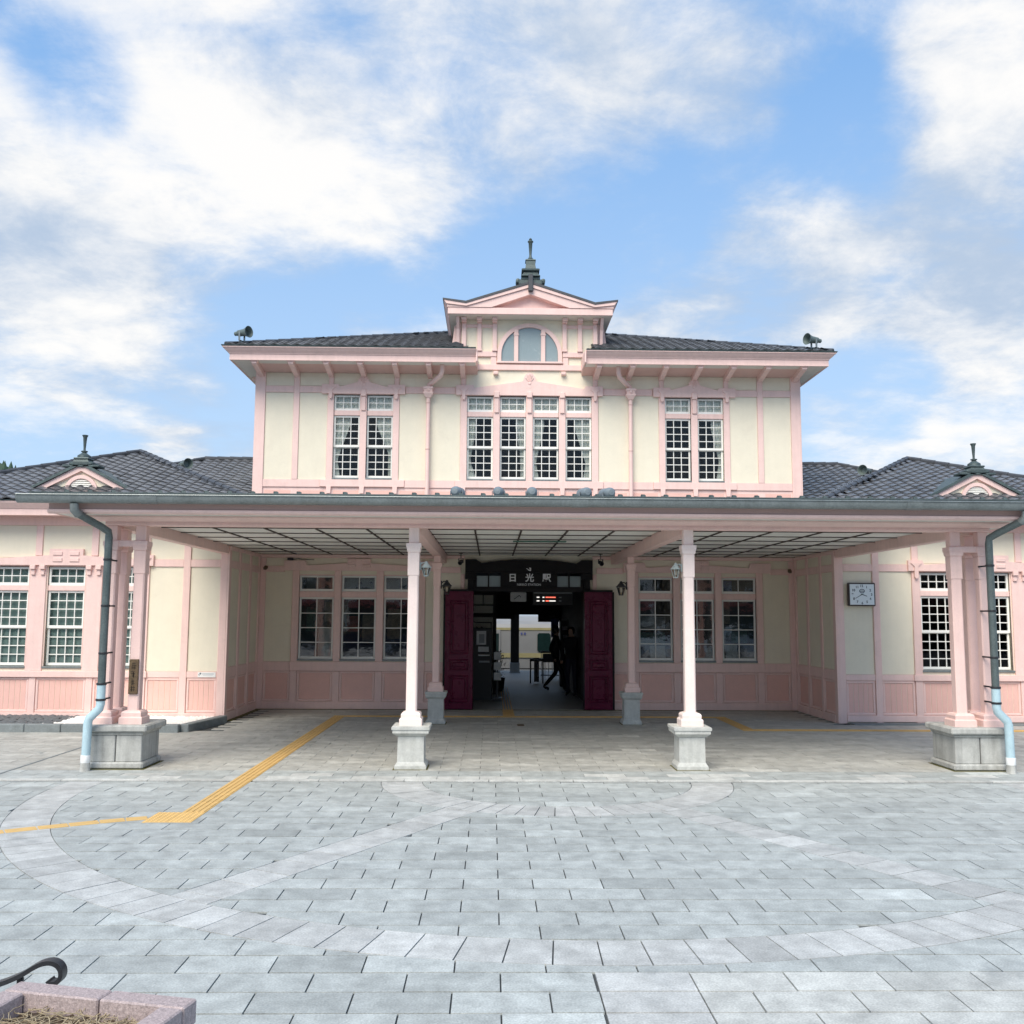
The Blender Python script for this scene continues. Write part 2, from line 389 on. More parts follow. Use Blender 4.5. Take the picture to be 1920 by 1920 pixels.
def area(p): return abs(sum(p[i][0]*p[(i+1) % len(p)][1]-p[(i+1) % len(p)][0]*p[i][1] for i in range(len(p))))/2
def dens(p, n=4):
    r = []
    for i in range(len(p)):
        a, b = p[i], p[(i+1) % len(p)]
        for k in range(n): r.append((a[0]+(b[0]-a[0])*k/n, a[1]+(b[1]-a[1])*k/n))
    return r
def outside(c, r): return (lambda p: math.hypot(p[0]-c[0], p[1]-c[1])-r), (lambda p: (lambda d: (c[0]+(p[0]-c[0])*r/d, c[1]+(p[1]-c[1])*r/d))(max(1e-6, math.hypot(p[0]-c[0], p[1]-c[1]))))
def inside(c, r): g, a = outside(c, r); return (lambda p: -g(p)), a
YL = 11.32                                   # the straight joint in front of the canopy
RB = ((0, 11.03), 5.15, 5.55)                # large ring
RS = ((0, 11.41), 1.55, 2.01)                # small ring
GAP = .0035
def halfplane(nx, ny, c): return lambda p: nx*p[0]+ny*p[1]-c
def ring_out(polys, R_, gap=.007):
    (c, r0, r1) = R_; out = []
    for p in polys:
        d = [math.hypot(q[0]-c[0], q[1]-c[1]) for q in p]
        if min(d) > r1+.35 or max(d) < r0-.35: out.append(p); continue
        for fn, a in (inside(c, r0-gap), outside(c, r1+gap)):
            q = clipf(dens(p), fn, a)
            if len(q) > 2 and area(q) > .003: out.append(q)
    return out
# two straight bands leaving the small ring at sixty degrees: y = 11.56 -/+ 1.75 x, half width .18
SL = math.hypot(1.75, 1)
def band(sgn): return lambda p: (p[1]-11.56-sgn*1.75*p[0])/SL
def bands_out(polys, gap=.007):
    for sgn in (1, -1):
        b = band(sgn); nxt = []
        for p in polys:
            v = [b(q) for q in p]
            cx = sum(q[0] for q in p)/len(p)
            cy = sum(q[1] for q in p)/len(p); rr = math.hypot(cx-RS[0][0], cy-RS[0][1])
            if (cx*sgn > 0) or rr < RS[2] or math.hypot(cx-RB[0][0], cy-RB[0][1]) > RB[1] or min(v) > .19 or max(v) < -.19: nxt.append(p); continue
            for fn in ((lambda q: b(q)-.18-gap), (lambda q: -b(q)-.18-gap)):
                q = clipf(p, fn)
                if len(q) > 2 and area(q) > .003: nxt.append(q)
        polys = nxt
    return polys
SLABS = []                                   # (polygon, colour, kind)
rnd = random.Random(11)
def tone(kind):
    t = rnd.gauss(0, .04)
    if rnd.random() < .03: t += .12
    if rnd.random() < .07: t -= .07
    base = {'blue': (.43, .457, .442), 'ring': (.505, .515, .498), 'light': (.51, .52, .49), 'under': (.445, .445, .41), 'edge': (.58, .59, .56)}[kind]
    return tuple(max(.05, c*(1+t*1.4)) for c in base)
LS, WS = .495, .2645; GAP = .0045
y = 5.376-WS*8; row = 0
while y < YL-.02:
    y0, y1 = y+.0065, min(y+WS, YL-.04)-.0065
    xo = -.703+(0 if row % 2 else LS/2)
    xs = [xo+LS*k for k in range(-24, 24)]
    for k in range(len(xs)-1):
        x0, x1 = xs[k]+GAP, xs[k+1]-GAP; kind = 'blue'
        if y1 < 5.40:
            if x0 >= -.2: continue
            x1 = min(x1, -.2-GAP)
            if x1-x0 < .06: continue
        ps = [[(x0, y0), (x1, y0), (x1, y1), (x0, y1)]]
        ps = bands_out(ring_out(ring_out(ps, RB), RS))
        t = tone(kind)
        for p in ps: SLABS.append((p, t, kind))
    if y1 < 5.40:
        for p, kd in (([(-.2+GAP, y0), (.31-GAP, y0), (.31-GAP, y1), (-.2+GAP, y1)], 'ring'),):
            for q in ring_out([p], RB): SLABS.append((q, tone(kd), kd))
        xo2 = .31+(0 if row % 2 else .27); xs2 = [.31]+[xo2+.507*k for k in range(1 if row % 2 else 0, 16)]
        for k in range(len(xs2)-1):
            for q in ring_out([[(xs2[k]+GAP, y0), (xs2[k+1]-GAP, y0), (xs2[k+1]-GAP, y1), (xs2[k]+GAP, y1)]], RB): SLABS.append((q, tone('light'), 'light'))
    y += WS; row += 1
# ring stones
def ring_stones(R_, wid):
    c, r0, r1 = R_; n = int(2*math.pi*(r0+r1)/2/wid); a = math.pi*.5; k = 0; g = GAP
    for k in range(n):
        a0 = 2*math.pi*k/n+rnd.uniform(-.1, .1)*wid/r1*0; a1 = 2*math.pi*(k+1)/n
        da = g/((r0+r1)/2)
        pts = [(c[0]+r1*math.cos(t), c[1]+r1*math.sin(t)) for t in (a0+da, (a0+a1)/2, a1-da)]+[(c[0]+r0*math.cos(t), c[1]+r0*math.sin(t)) for t in (a1-da, (a0+a1)/2, a0+da)]
        p = clipf(pts, lambda q: YL-.046-q[1])
        if len(p) > 2 and area(p) > .004 and min(q[1] for q in p) > 3.2: SLABS.append((p, tone('ring'), 'ring'))
ring_stones(RB, .265); ring_stones(RS, .17)
for sgn in (1, -1):
    # u runs along the band away from the small ring
    ux, uy = -sgn/SL, -1.75/SL; nx, ny = -uy, ux
    px, py = 0, 11.56; t = 1.5
    while t < 6.2:
        ln = .33
        p = [(px+ux*a+nx*b, py+uy*a+ny*b) for a, b in ((t+GAP, -.18), (t+ln-GAP, -.18), (t+ln-GAP, .18), (t+GAP, .18))]
        for q in ring_out([p], RS):
            if math.hypot(sum(z[0] for z in q)/len(q)-RS[0][0], sum(z[1] for z in q)/len(q)-RS[0][1]) < RS[1]: continue
            q = clipf(dens(q), *inside(RB[0], RB[1]-GAP))
            if len(q) > 2 and area(q) > .004: SLABS.append((q, tone('ring'), 'ring'))
        t += ln
# edge course and paving under the canopy
for k in range(-10, 11):
    x0 = k*.98+.2; SLABS.append(([(x0+GAP, YL+.045), (x0+.98-GAP, YL+.045), (x0+.98-GAP, 11.47), (x0+GAP, 11.47)], tone('edge'), 'edge'))
y = 11.476; row = 0
while y < 19.75:
    y0, y1 = y+.003, min(y+.2, 19.78)-.003; xo = .11+(.25 if row % 2 else 0)
    for k in range(-20, 20):
        x0 = xo+k*.5
        if y0 > 15.9 and (x0 < -5.6 if True else 0) and y0+.2 > 15.95: continue
        if y0 > 17.2 and abs(x0+.25) > 5.6: continue
        kd = 'edge' if (row < 2 and rnd.random() < .35) else ('blue' if row < 3 else 'under')
        SLABS.append(([(x0+.003, y0), (x0+.497, y0), (x0+.497, y1), (x0+.003, y1)], tone(kd), kd))
    y += .2; row += 1
def slab_mb(mb, p, t, h):
    n = len(p); vs = [(a, b, h) for a, b in p]+[(a, b, -.03) for a, b in p]
    if sum(p[i][0]*p[(i+1) % n][1]-p[(i+1) % n][0]*p[i][1] for i in range(n)) < 0: vs = [(a, b, h) for a, b in p[::-1]]+[(a, b, -.03) for a, b in p[::-1]]
    mb.add(vs, [tuple(range(n))]+[(i, n+i, n+(i+1) % n, (i+1) % n) for i in range(n)], t)
def show(p):
    cx = sum(q[0] for q in p)/len(p); cy = sum(q[1] for q in p)/len(p)
    if cy < 4.45 or abs(cx-CAM.x-.0207*cy) > .56*cy+.1: return 0
    return area(p)/cy**3
SLABS.sort(key=lambda s: -show(s[0]))
rest = MB()
for i, (p, t, kd) in enumerate(SLABS):
    h = rnd.uniform(-.0012, .0012)
    if i < 300: mb = MB(); slab_mb(mb, p, t, h); ob('slab', mb, 'slab', pv, world=False, fix=False)
    else: slab_mb(rest, p, t, h)
ob('far_slabs', rest, 'slab', pv, world=False, fix=False, kind='stuff')

# drain slot left of the canopy
struct(ob('drain_slot', MB().box(-6.60, -6.565, 11.5, 15.4, -.03, .0035), 'kerb'))
# tactile paving
TS = .75; tp = bpy.data.objects.new('tactile_paving', None); C.objects.link(tp); struct(tp)
def bar_tile():
    m = MB().box(-.148, .148, -.148, .148, -.01, .004)
    for k in range(4): x = -.1125+.075*k; m.box(x-.017, x+.017, -.142, .142, .0035, .0095, .003)
    return m.mesh('tactile_tile', 'tactile')
def dot_tile():
    m = MB().box(-.148, .148, -.148, .148, -.01, .004)
    for a in range(5):
        for b in range(5): m.lathe([(.017, .0035), (.011, .0095)], -.116+.058*a, -.116+.058*b, 6)
    return m.mesh('tactile_tile', 'tactile')
BT, DT = bar_tile(), dot_tile()
def tt(me, x, y_, rz=0):
    o = bpy.data.objects.new('tile', me); o.location = (x, y_, 0); o.rotation_euler = (0, 0, rz); o.scale = (TS, TS, 1); C.objects.link(o); o.parent = tp
TW = .225; X0 = -3.61
for a in (0, 1):
    for b in (0, 1): tt(DT, X0-a*TW, 9.21+b*TW)
y = 9.21+2*TW
while y < 18.4: tt(BT, X0, y); y += TW
yw_ = y; tt(DT, X0, yw_)
x = X0+TW
while x < 3.4: tt(DT if (abs(x+.4) < .3) else BT, x, yw_, R(90)); x += TW
xr_ = x; tt(DT, xr_, yw_); y = yw_-TW
while y > 16.5: tt(BT, xr_, y); y -= TW
tt(DT, xr_, y); yb_ = y; x = xr_+TW
while x < 8.5: tt(BT, x, yb_, R(90)); x += TW
y = yw_+TW
while y < 26: tt(BT, -.42, y); y += TW
pts = [(-3.96, 9.30), (-4.14, 9.22), (-4.34, 9.12), (-4.56, 8.99), (-4.78, 8.86), (-5.0, 8.72), (-5.22, 8.58), (-5.44, 8.44), (-5.66, 8.30)]
for a, b in zip(pts, pts[1:]):
    dx, dy = b[0]-a[0], b[1]-a[1]; l = math.hypot(dx, dy); m = MB().box(-l/2+.006, l/2-.006, -.065, .065, -.01, .007, .003)
    o = ob('tile', m, 'tactile', tp, world=False, loc=((a[0]+b[0])/2, (a[1]+b[1])/2, 0)); o.rotation_euler = (0, 0, math.atan2(dy, dx))
# kerb, pebble bed
kb = struct(ob('kerb', MB().box(-12, -5.9, 15.96, 17.45, -.03, .06), 'joint'))
x = -5.78
while x > -12:
    ln = rnd.uniform(.56, .64); ob('kerb_stone', MB().box(x-ln+.004, x-.004, 15.82, 15.97, -.03, .125, .012), 'kerb', kb, world=False); x -= ln
a = math.atan2(17.38-15.9, .22)
m = MB().box(-.004, 1.42, -.075, .075, -.03, .125, .012); o = ob('kerb_stone', m, 'kerb', kb, world=False, loc=(-5.72, 15.92, 0)); o.rotation_euler = (0, 0, R(80))
kr = struct(ob('kerb_strip', MB().box(5.7, 12, 17.2, 17.45, -.03, .02), 'kerb'))
def pebbles(name, mt, n, fx, size, label, cat):
    m = MB()
    for i in range(n):
        x_, y_ = fx(); s = rnd.uniform(*size); a = rnd.uniform(0, 6.28); z = .06+s*.25
        pr = [(.0, -s*.3), (s*.5, -s*.12), (s*.48, s*.12), (.0, s*.3)]
        k = len(m.v); vs = []; n_ = 6
        for (r_, h) in pr[1:3]:
            for j in range(n_):
                t = 2*math.pi*j/n_; ex, ey = r_*math.cos(t)*1.25, r_*math.sin(t)*.85
                vs.append((x_+ex*math.cos(a)-ey*math.sin(a), y_+ex*math.sin(a)+ey*math.cos(a), z+h))
        vs.append((x_, y_, z+s*.3)); fs = [(j, (j+1) % n_, n_+(j+1) % n_, n_+j) for j in range(n_)]+[(n_+j, n_+(j+1) % n_, 2*n_) for j in range(n_)]
        m.add(vs, fs)
    o = ob(name, m, mt, smooth=True, fix=False, kind='stuff'); o['label'] = label; o['category'] = cat
pebbles('white_pebbles', 'pebble_white', 2600, lambda: (rnd.uniform(-8.1, -5.66), rnd.uniform(16.0, 17.42)), (.05, .09), 'white pebbles spread along the foot of the left wing', 'pebbles')
pebbles('dark_pebbles', 'pebble_dark', 700, lambda: (rnd.uniform(-9.9, -8.0)+0, rnd.uniform(16.0, 17.42)), (.07, .13), 'dark grey stones at the left end of the pebble bed', 'stones')
struct(ob('moss_edge', MB().box(-5.5, 5.5, 19.70, 19.80, -.005, .004).box(-5.5, -5.40, 17.6, 19.7, -.005, .004), 'moss'))
# ================================================================== station building
YW, YB = 17.49, 19.85
FB, FW = front(YB), front(YW)
SB = thing('station_building', 'pink and cream two-storey wooden station building with dark tiled hip roofs', 'station', (0, YB, 0))
def part(name, mb, mt, parent=SB, **k): return ob(name, mb, mt, parent, **k)
def bx(F, u0, u1, d0, d1, z0, z1, c=.006): return MB(F).box(u0, u1, d0, d1, z0, z1, c)
def trim(F, u0, u1, z0, z1, d=.036, name='post', mt='pink', c=.006, d0=-.02): return part(name, bx(F, u0, u1, d0, d, z0, z1, c), mt)
def panel(F, u0, u1, z0, z1): return part('wall_panel', MB(F).box(u0, u1, -.02, .005, z0, z1), 'stucco')
def core(F, u0, u1, z0, z1, holes, t=.17, name='wall', mt='stucco'):
    us = sorted({u0, u1, *[h[0] for h in holes], *[h[1] for h in holes]}); zs = sorted({z0, z1, *[h[2] for h in holes], *[h[3] for h in holes]})
    m = MB(F)
    for a, b in zip(us, us[1:]):
        run = None
        for c, d in zip(zs, zs[1:]):
            um, zm = (a+b)/2, (c+d)/2
            if any(h[0] < um < h[1] and h[2] < zm < h[3] for h in holes):
                if run: m.box(a, b, -t, -.004, *run); run = None
            else: run = (run[0], d) if run else (c, d)
        if run: m.box(a, b, -t, -.004, *run)
    return part(name, m, mt)
def dado(F, u0, u1, z0, z1, boards=True):
    """framed panel: bevelled rim and tongue-and-groove boards set back"""
    m = MB(F); f = .045
    for a, b, c, d in ((u0, u1, z0, z0+f), (u0, u1, z1-f, z1), (u0, u0+f, z0+f, z1-f), (u1-f, u1, z0+f, z1-f)): m.box(a, b, -.015, .016, c, d, .009)
    fr = part('dado_panel', m, 'pink')
    m = MB(F); n = max(2, round((u1-u0-2*f)/.095)) if boards else 1; w = (u1-u0-2*f)/n
    for k in range(n): m.box(u0+f+k*w+.003, u0+f+(k+1)*w-.003, -.02, .002, z0+f, z1-f, .004)
    m.box(u0+f, u1-f, -.03, -.006, z0+f, z1-f)
    q = ob('boards', m, 'pink_deep', fr, world=False)
    return fr
# ---------------- windows
def sash_mesh(w, z0, z1, rows, cols, y0, th=.038, st=.038, mu=.017, br=.05):
    m = MB(); x = w/2
    m.box(-x, -x+st, y0, y0+th, z0, z1, .004); m.box(x-st, x, y0, y0+th, z0, z1, .004)
    m.box(-x+st, x-st, y0+.001, y0+th, z0, z0+br, .004); m.box(-x+st, x-st, y0+.001, y0+th, z1-st, z1, .004)
    iw = (w-2*st-(cols-1)*mu)/cols; ih = (z1-z0-st-br-(rows-1)*mu)/rows
    for k in range(1, cols): a = -x+st+k*iw+(k-1)*mu; m.box(a, a+mu, y0+.006, y0+th-.006, z0+br, z1-st, .003)
    for k in range(1, rows): a = z0+br+k*ih+(k-1)*mu; m.box(-x+st, x-st, y0+.008, y0+th-.008, a, a+mu, .003)
    pos = [(-x+st+(c+.5)*iw+c*mu, y0+th*.55, z0+br+(r+.5)*ih+r*mu) for r in range(rows) for c in range(cols)]
    return m, (iw+.008, ih+.008), pos
def make_window(X, Y, w, zb, zt, sashes, bar, glz='glass'):
    m = MB(); x = w/2
    m.box(-x-.012, -x, .0, .15, zb, zt); m.box(x, x+.012, .0, .15, zb, zt); m.box(-x, x, -.0, .15, zt, zt+.02)
    m.box(-x-.0, x+.0, .012, .10, bar[0]+.0005, bar[1]-.0005, .006)
    wd = ob('window', m, 'pink', SB, loc=(X, Y, 0)); wd.location = (X, Y, 0)
    LOC[wd.name] = (0, 0, 0)
    sl = ob('sill', MB().box(-x-.02, x+.02, -.025, .12, zb-.035, zb+.002, .006), 'gutter_metal', wd, world=False)
    for (z0, z1, r, c, y0) in sashes:
        sm, (pw, ph), pos = sash_mesh(w-.004, z0, z1, r, c, y0); ob('sash', sm, 'sash', wd, world=False)
        pm = MB().box(-pw/2, pw/2, -.002, .002, -ph/2, ph/2).mesh('pane', glz)
        for p in pos: ob('pane', pm, None, wd, loc=p, world=False)
    return wd
def clone_window(src, X, Y):
    c = src.copy(); C.objects.link(c); c.location = (X, Y, 0)
    for ch in src.children:
        d = ch.copy(); C.objects.link(d); d.parent = c
    return c
def curtain(wd, w, z0, z1, sd, y0=.15, seed=0):
    rr = random.Random(seed*7+1); vs = []; fs = []; nz, nx = 16, 15; ph = rr.uniform(0, 6); w1 = rr.uniform(.34, .62); tb = rr.uniform(.58, .76); w2 = rr.uniform(.10, .20); w3 = rr.uniform(.14, .34)
    for i in range(nz+1):
        t = i/nz; z = z1+(z0-z1)*t
        wf = w1 if t < .2 else (w1-(t-.2)/(tb-.2)*(w1-w2) if t < tb else w2+(t-tb)/(1-tb)*(w3-w2))
        for j in range(nx+1):
            q = j/nx; x = sd*(w/2-.01-q*w*wf)
            vs.append((x, y0+.016*math.sin(q*22+ph)*(1-.3*t)+.008*math.sin(q*47+ph), z))
    for i in range(nz):
        for j in range(nx): a = i*(nx+1)+j; fs.append((a, a+1, a+nx+2, a+nx+1))
    ob('curtain', MB().add(vs, fs), 'curtain', wd, smooth=True, world=False, fix=False)
def valance(wd, w, z0, z1, y0=.15, seed=0, mt='curtain'):
    rr = random.Random(seed); nx = 34; ph = rr.uniform(0, 6); vs = []; fs = []
    for j in range(nx+1):
        q = j/nx; x = -w/2+q*w; y = y0+.012*math.sin(q*38+ph)+.008*math.sin(q*71)
        vs += [(x, y, z0), (x, y, z1)]
    for j in range(nx): fs.append((2*j, 2*j+2, 2*j+3, 2*j+1))
    ob('curtain', MB().add(vs, fs), mt, wd, smooth=True, world=False, fix=False)

# ---------------- upper storey
WT = .55
holes = []
uw = [-3.825, -3.135, -1.035, -.345, .345, 1.035, 3.135, 3.825]
for u in uw: holes.append((u-WT/2, u+WT/2, 4.73, 6.50))
core(FB, -5.72, 5.72, 3.3, 7.05, holes, name='wall')
core(FB, -1.45, 1.45, 7.05, 8.2, [], name='wall')
for s in (-1, 1):
    def q(a, b): return (a, b) if s > 0 else (-b, -a)
    trim(FB, *q(5.53, 5.72), 3.6, 7.0, .035)
    part('wall', MB().box(*q(5.55, 5.715), YB+.005, 28.5, 3.3, 7.05), 'stucco')
    trim(side(s*5.715, s), YB-.03, YB+.16, 3.6, 7.0, .03)
    for a, b, z0, z1 in ((4.82, 4.94, 4.69, 6.95), (4.10, 4.23, 4.69, 6.52), (2.73, 2.86, 4.69, 6.52), (3.41, 3.55, 4.69, 6.52), (1.31, 1.45, 4.69, 6.54), (4.11, 4.21, 6.70, 6.95), (2.74, 2.84, 6.70, 6.95), (1.34, 1.44, 6.72, 6.95)):
        trim(FB, *q(a, b), z0, z1, .03)
    trim(FB, *q(.62, .76), 4.69, 6.52, .03)
    # rails
    for a, b in ((4.35, 4.82), (4.94, 5.53), (1.55, 2.60)): trim(FB, *q(a, b), 6.53, 6.67, .026, 'rail')
    trim(FB, *q(4.35, 5.53), 4.53, 4.69, .026, 'rail'); trim(FB, *q(1.55, 2.60), 4.53, 4.69, .026, 'rail')
    part('sill_rail', bx(FB, *q(2.60, 4.35), -.02, .05, 4.54, 4.69), 'pink')
    for u in (4.165, 3.48, 2.795):
        part('console', MB(FB).prism([(s*u-.05, 4.55), (s*u+.05, 4.55), (s*u+.04, 4.40), (s*u-.04, 4.40)], -.02, .06), 'pink')
        trim(FB, s*u-.05, s*u+.05, 3.7, 4.40, .025)
    for a, b in ((4.95, 5.5), (4.25, 4.80), (3.55, 4.08), (2.86, 3.40), (1.5, 2.05), (2.18, 2.7)):
        trim(FB, *q(a, b), 3.75, 4.47, .004, 'base_panel', 'pink_deep')
    # stucco panels between the timbers
    for a, b, z0, z1 in ((4.945, 5.525, 4.695, 6.525), (4.235, 4.815, 4.695, 6.525), (1.455, 2.725, 4.695, 6.525), (4.945, 5.525, 6.675, 6.95), (4.215, 4.815, 6.69, 6.95), (2.845, 4.105, 6.69, 6.95), (1.445, 2.735, 6.675, 6.95)):
        panel(FB, *q(a, b), z0, z1)
panel(FB, -1.335, 1.335, 6.60, 7.06)
trim(FB, -.07, .07, 4.69, 6.52, .03)
part('sill_rail', bx(FB, -1.55, 1.55, -.02, .05, 4.54, 4.69), 'pink')
for u in (-1.38, -.69, 0, .69, 1.38):
    part('console', MB(FB).prism([(u-.05, 4.55), (u+.05, 4.55), (u+.04, 4.40), (u-.04, 4.40)], -.02, .06), 'pink'); trim(FB, u-.05, u+.05, 3.7, 4.40, .025)
for u in (-1.035, -.345, .345, 1.035): trim(FB, u-.29, u+.29, 3.75, 4.47, .004, 'base_panel', 'pink_deep')
# pediments over the window groups
def pediment(F, cx, hw, ein, zb, ze, zs, zi, hc, zc, kind):
    p = [(-hw, zb), (hw, zb), (hw, ze), (ein, ze), (ein-.03, zs)]
    if kind == 'shell':
        p += [(hc+.03, zi), (hc, zi+.02), (hc*.92, zi+(zc-zi)*.45), (hc*.6, zi+(zc-zi)*.8), (hc*.25, zi+(zc-zi)*.97), (0, zc), (-hc*.25, zi+(zc-zi)*.97), (-hc*.6, zi+(zc-zi)*.8), (-hc*.92, zi+(zc-zi)*.45), (-hc, zi+.02), (-hc-.03, zi)]
    else: p += [(hc, zi), (hc, zc), (-hc, zc), (-hc, zi)]
    p += [(-ein+.03, zs), (-ein, ze), (-hw, ze)]
    o = part('pediment', MB(F).prism([(cx+a, b) for a, b in p], -.02, .07), 'pink')
    if kind == 'shell':
        m = MB(F)
        for k in range(-2, 3):
            a = R(90+k*27); r = hc*.85; c0 = zi-.03
            m.tube([(cx+math.cos(a)*r*.3, .07, c0+math.sin(a)*r*.35), (cx+math.cos(a)*r*.8, .075, c0+math.sin(a)*(zc-c0)*.82)], [.008, .016], 6)
        m.lathe([(.0, .066), (.035, .068), (.03, .08), (0, .084)], cx, 0, 10, 'y', zi-.035)
        ob('shell', m, 'pink', o, world=True)
    elif kind == 'blocks':
        for sx in (-1, 1):
            for z in (0, 1):
                x0 = cx+sx*.15; z0 = zb+.06+z*.115; ob('block', MB(F).box(x0-.085, x0+.085, .06, .088, z0, z0+.07, .008), 'pink', o, world=True)
    return o
for s in (-1, 1):
    cx = s*3.48
    pediment(FB, cx, .87, .52, 6.505, 6.70, 6.65, 6.745, .12, 6.885, 'shell')
    for u in (cx-.685, cx+.685):     # hanging ornaments on the ears
        part('ear_bracket', MB(FB).prism([(u-.10, 6.64), (u+.10, 6.64), (u+.06, 6.60), (u+.035, 6.58), (u+.035, 6.44), (u+.02, 6.40), (u-.02, 6.40), (u-.035, 6.44), (u-.035, 6.58), (u-.06, 6.60)], .03, .09), 'pink')
    part('console', MB(FB).box(cx-.055, cx+.055, .02, .095, 6.45, 6.60, .01).box(cx-.045, cx+.045, .02, .065, 6.15, 6.45, .008), 'pink')
pediment(FB, 0, 1.545, 1.18, 6.505, 6.71, 6.655, 6.80, .135, 6.99, 'shell')
for u in (-1.38, 1.38): part('ear_bracket', MB(FB).prism([(u-.10, 6.64), (u+.10, 6.64), (u+.06, 6.60), (u+.035, 6.58), (u+.035, 6.44), (u+.02, 6.40), (u-.02, 6.40), (u-.035, 6.44), (u-.035, 6.58), (u-.06, 6.60)], .03, .09), 'pink')
for u in (-.69, 0, .69): part('console', MB(FB).box(u-.055, u+.055, .02, .095, 6.45, 6.58, .01).box(u-.045, u+.045, .02, .065, 6.13, 6.45, .008), 'pink')
trim(FB, -5.53, 5.53, 3.7, 4.535, .002, 'base_board', 'pink', 0)
# windows
SW = [(6.16, 6.49, 2, 3, .035), (5.385, 6.055, 4, 3, .045), (4.74, 5.41, 4, 3, .085)]
w0 = make_window(uw[0], YB, WT, 4.73, 6.50, SW, (6.055, 6.16)); wins = [w0]
for u in uw[1:]: wins.append(clone_window(w0, u, YB))
for i, (wd, sd) in enumerate(zip(wins, (-1, 1, -1, 1, -1, 1, -1, 1))):
    if i not in (6,): curtain(wd, WT, 4.75, 6.12, sd, .14, i)
    valance(wd, WT, 6.12, 6.5, .12, i)
room = MB().box(-5.5, 5.5, YB+.18, 25, 4.35, 6.9); room.f = [f for k, f in enumerate(room.f) if k != 2]; room.col = room.col[:5]
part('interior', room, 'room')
# ---------------- eaves of the upper storey
def cornice(path, prof, name='cornice', mt='pink', parent=SB):
    """path: list of (x, y, dx, dy): point and its outward offset direction; prof: closed (offset, z)"""
    m = MB(); n = len(prof); vs = []; fs = []
    for (x, y_, dx, dy) in path: vs += [(x+dx*o, y_+dy*o, z) for o, z in prof]
    for k in range(len(path)-1):
        for i in range(n): j = (i+1) % n; fs.append((k*n+i, k*n+j, (k+1)*n+j, (k+1)*n+i))
    fs.append(tuple(range(n-1, -1, -1))); fs.append(tuple((len(path)-1)*n+i for i in range(n)))
    return part(name, m.add(vs, fs), mt, parent)
P_F = [(-.03, 7.015), (.0, 7.015), (.0, 7.135), (-.03, 7.135)]
P_C = [(-.03, 7.137), (.012, 7.137), (.02, 7.155), (.07, 7.20), (.11, 7.245), (.125, 7.25), (.125, 7.268), (-.03, 7.268)]
P_G = [(-.02, 7.27), (.135, 7.27), (.145, 7.292), (-.02, 7.292)]
for s in (-1, 1):
    path = [(s*1.12, 19.08, 0, -1), (s*6.10, 19.08, s, -1), (s*6.10, 28.6, s, 0)]
    cornice(path, P_F, 'fascia'); cornice(path, P_C, 'cornice'); cornice(path, P_G, 'drip_edge', 'patina')
    part('cornice', MB().box(s*1.09, s*1.12, 19.0, YB-.01, 7.02, 7.268, .004), 'pink')
    sx0, sx1 = (1.13, 6.08) if s > 0 else (-6.08, -1.13)
    part('soffit', MB().box(sx0, sx1, 19.11, 19.40, 7.028, 7.05).box(s*5.73, s*6.07, 19.4, 28.5, 7.029, 7.05), 'soffit')
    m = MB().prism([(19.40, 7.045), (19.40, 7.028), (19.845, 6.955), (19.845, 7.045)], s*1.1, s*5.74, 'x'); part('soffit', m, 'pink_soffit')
    for i, u in enumerate((5.62, 4.88, 4.165, 3.48, 2.78, 2.09, 1.40)):
        u = s*u; m = MB().prism([(19.13, 7.026), (19.13, 6.965), (19.16, 6.945), (19.32, 6.935), (19.5, 6.90), (19.842, 6.85), (19.842, 7.026)], u-.05, u+.05, 'x').box(u-.075, u+.075, 19.115, 19.25, 6.995, 7.027, .006)
        part('bracket', m, 'pink')
    for y_ in (20.6, 21.6, 22.6, 23.6): part('bracket', MB().prism([(s*6.0, 7.026), (s*6.0, 6.96), (s*5.74, 6.88), (s*5.74, 7.026)], y_-.05, y_+.05), 'pink')
    # rainwater pipe with hopper
    dp = part('rainwater_pipe', MB().tube([(s*1.82, 19.35, 7.03), (s*1.82, 19.36, 6.90), (s*1.85, 19.42, 6.82), (s*2.02, 19.66, 6.74), (s*2.10, 19.74, 6.70), (s*2.12, 19.745, 6.60)], .05, 12).tube([(s*2.12, 19.745, 6.42), (s*2.12, 19.745, 3.7)], .042, 12), 'pink', smooth=True)
    ob('hopper', MB().sq([(.10, 6.645), (.10, 6.60), (.085, 6.595), (.085, 6.535), (.10, 6.53), (.10, 6.505), (.06, 6.44), (.05, 6.42)], s*2.12, 19.74).lathe([(.02, -.09), (.03, -.105), (.0, -.115)], s*2.12, 19.74, 10, 'y', 6.575), 'pink', dp)
    for z in (6.30, 5.32): ob('joint_ring', MB().lathe([(.046, z), (.049, z+.004), (.049, z+.02), (.046, z+.024)], s*2.12, 19.745, 12), 'pink_soffit', dp)
# ---------------- gable over the middle bay
GY = 19.44
part('gable_roof', MB().prism([(-1.83, 8.475), (-1.35, 8.415), (0, 8.855), (1.35, 8.415), (1.83, 8.475), (1.83, 8.445), (1.35, 8.37), (0, 8.805), (-1.35, 8.37), (-1.83, 8.445)], GY-.03, 24.6), 'tile_cap')
part('rake_crown', MB().prism([(-1.815, 8.443), (-1.35, 8.368), (0, 8.803), (1.35, 8.368), (1.815, 8.443), (1.75, 8.36), (1.34, 8.315), (0, 8.73), (-1.34, 8.315), (-1.75, 8.36)], GY-.015, GY+.25), 'pink')
part('rake_board', MB().prism([(-1.74, 8.355), (-1.34, 8.312), (0, 8.727), (1.34, 8.312), (1.74, 8.355), (1.74, 8.297), (.82, 8.297), (0, 8.585), (-.82, 8.297), (-1.74, 8.297)], GY+.015, GY+.25), 'pink')
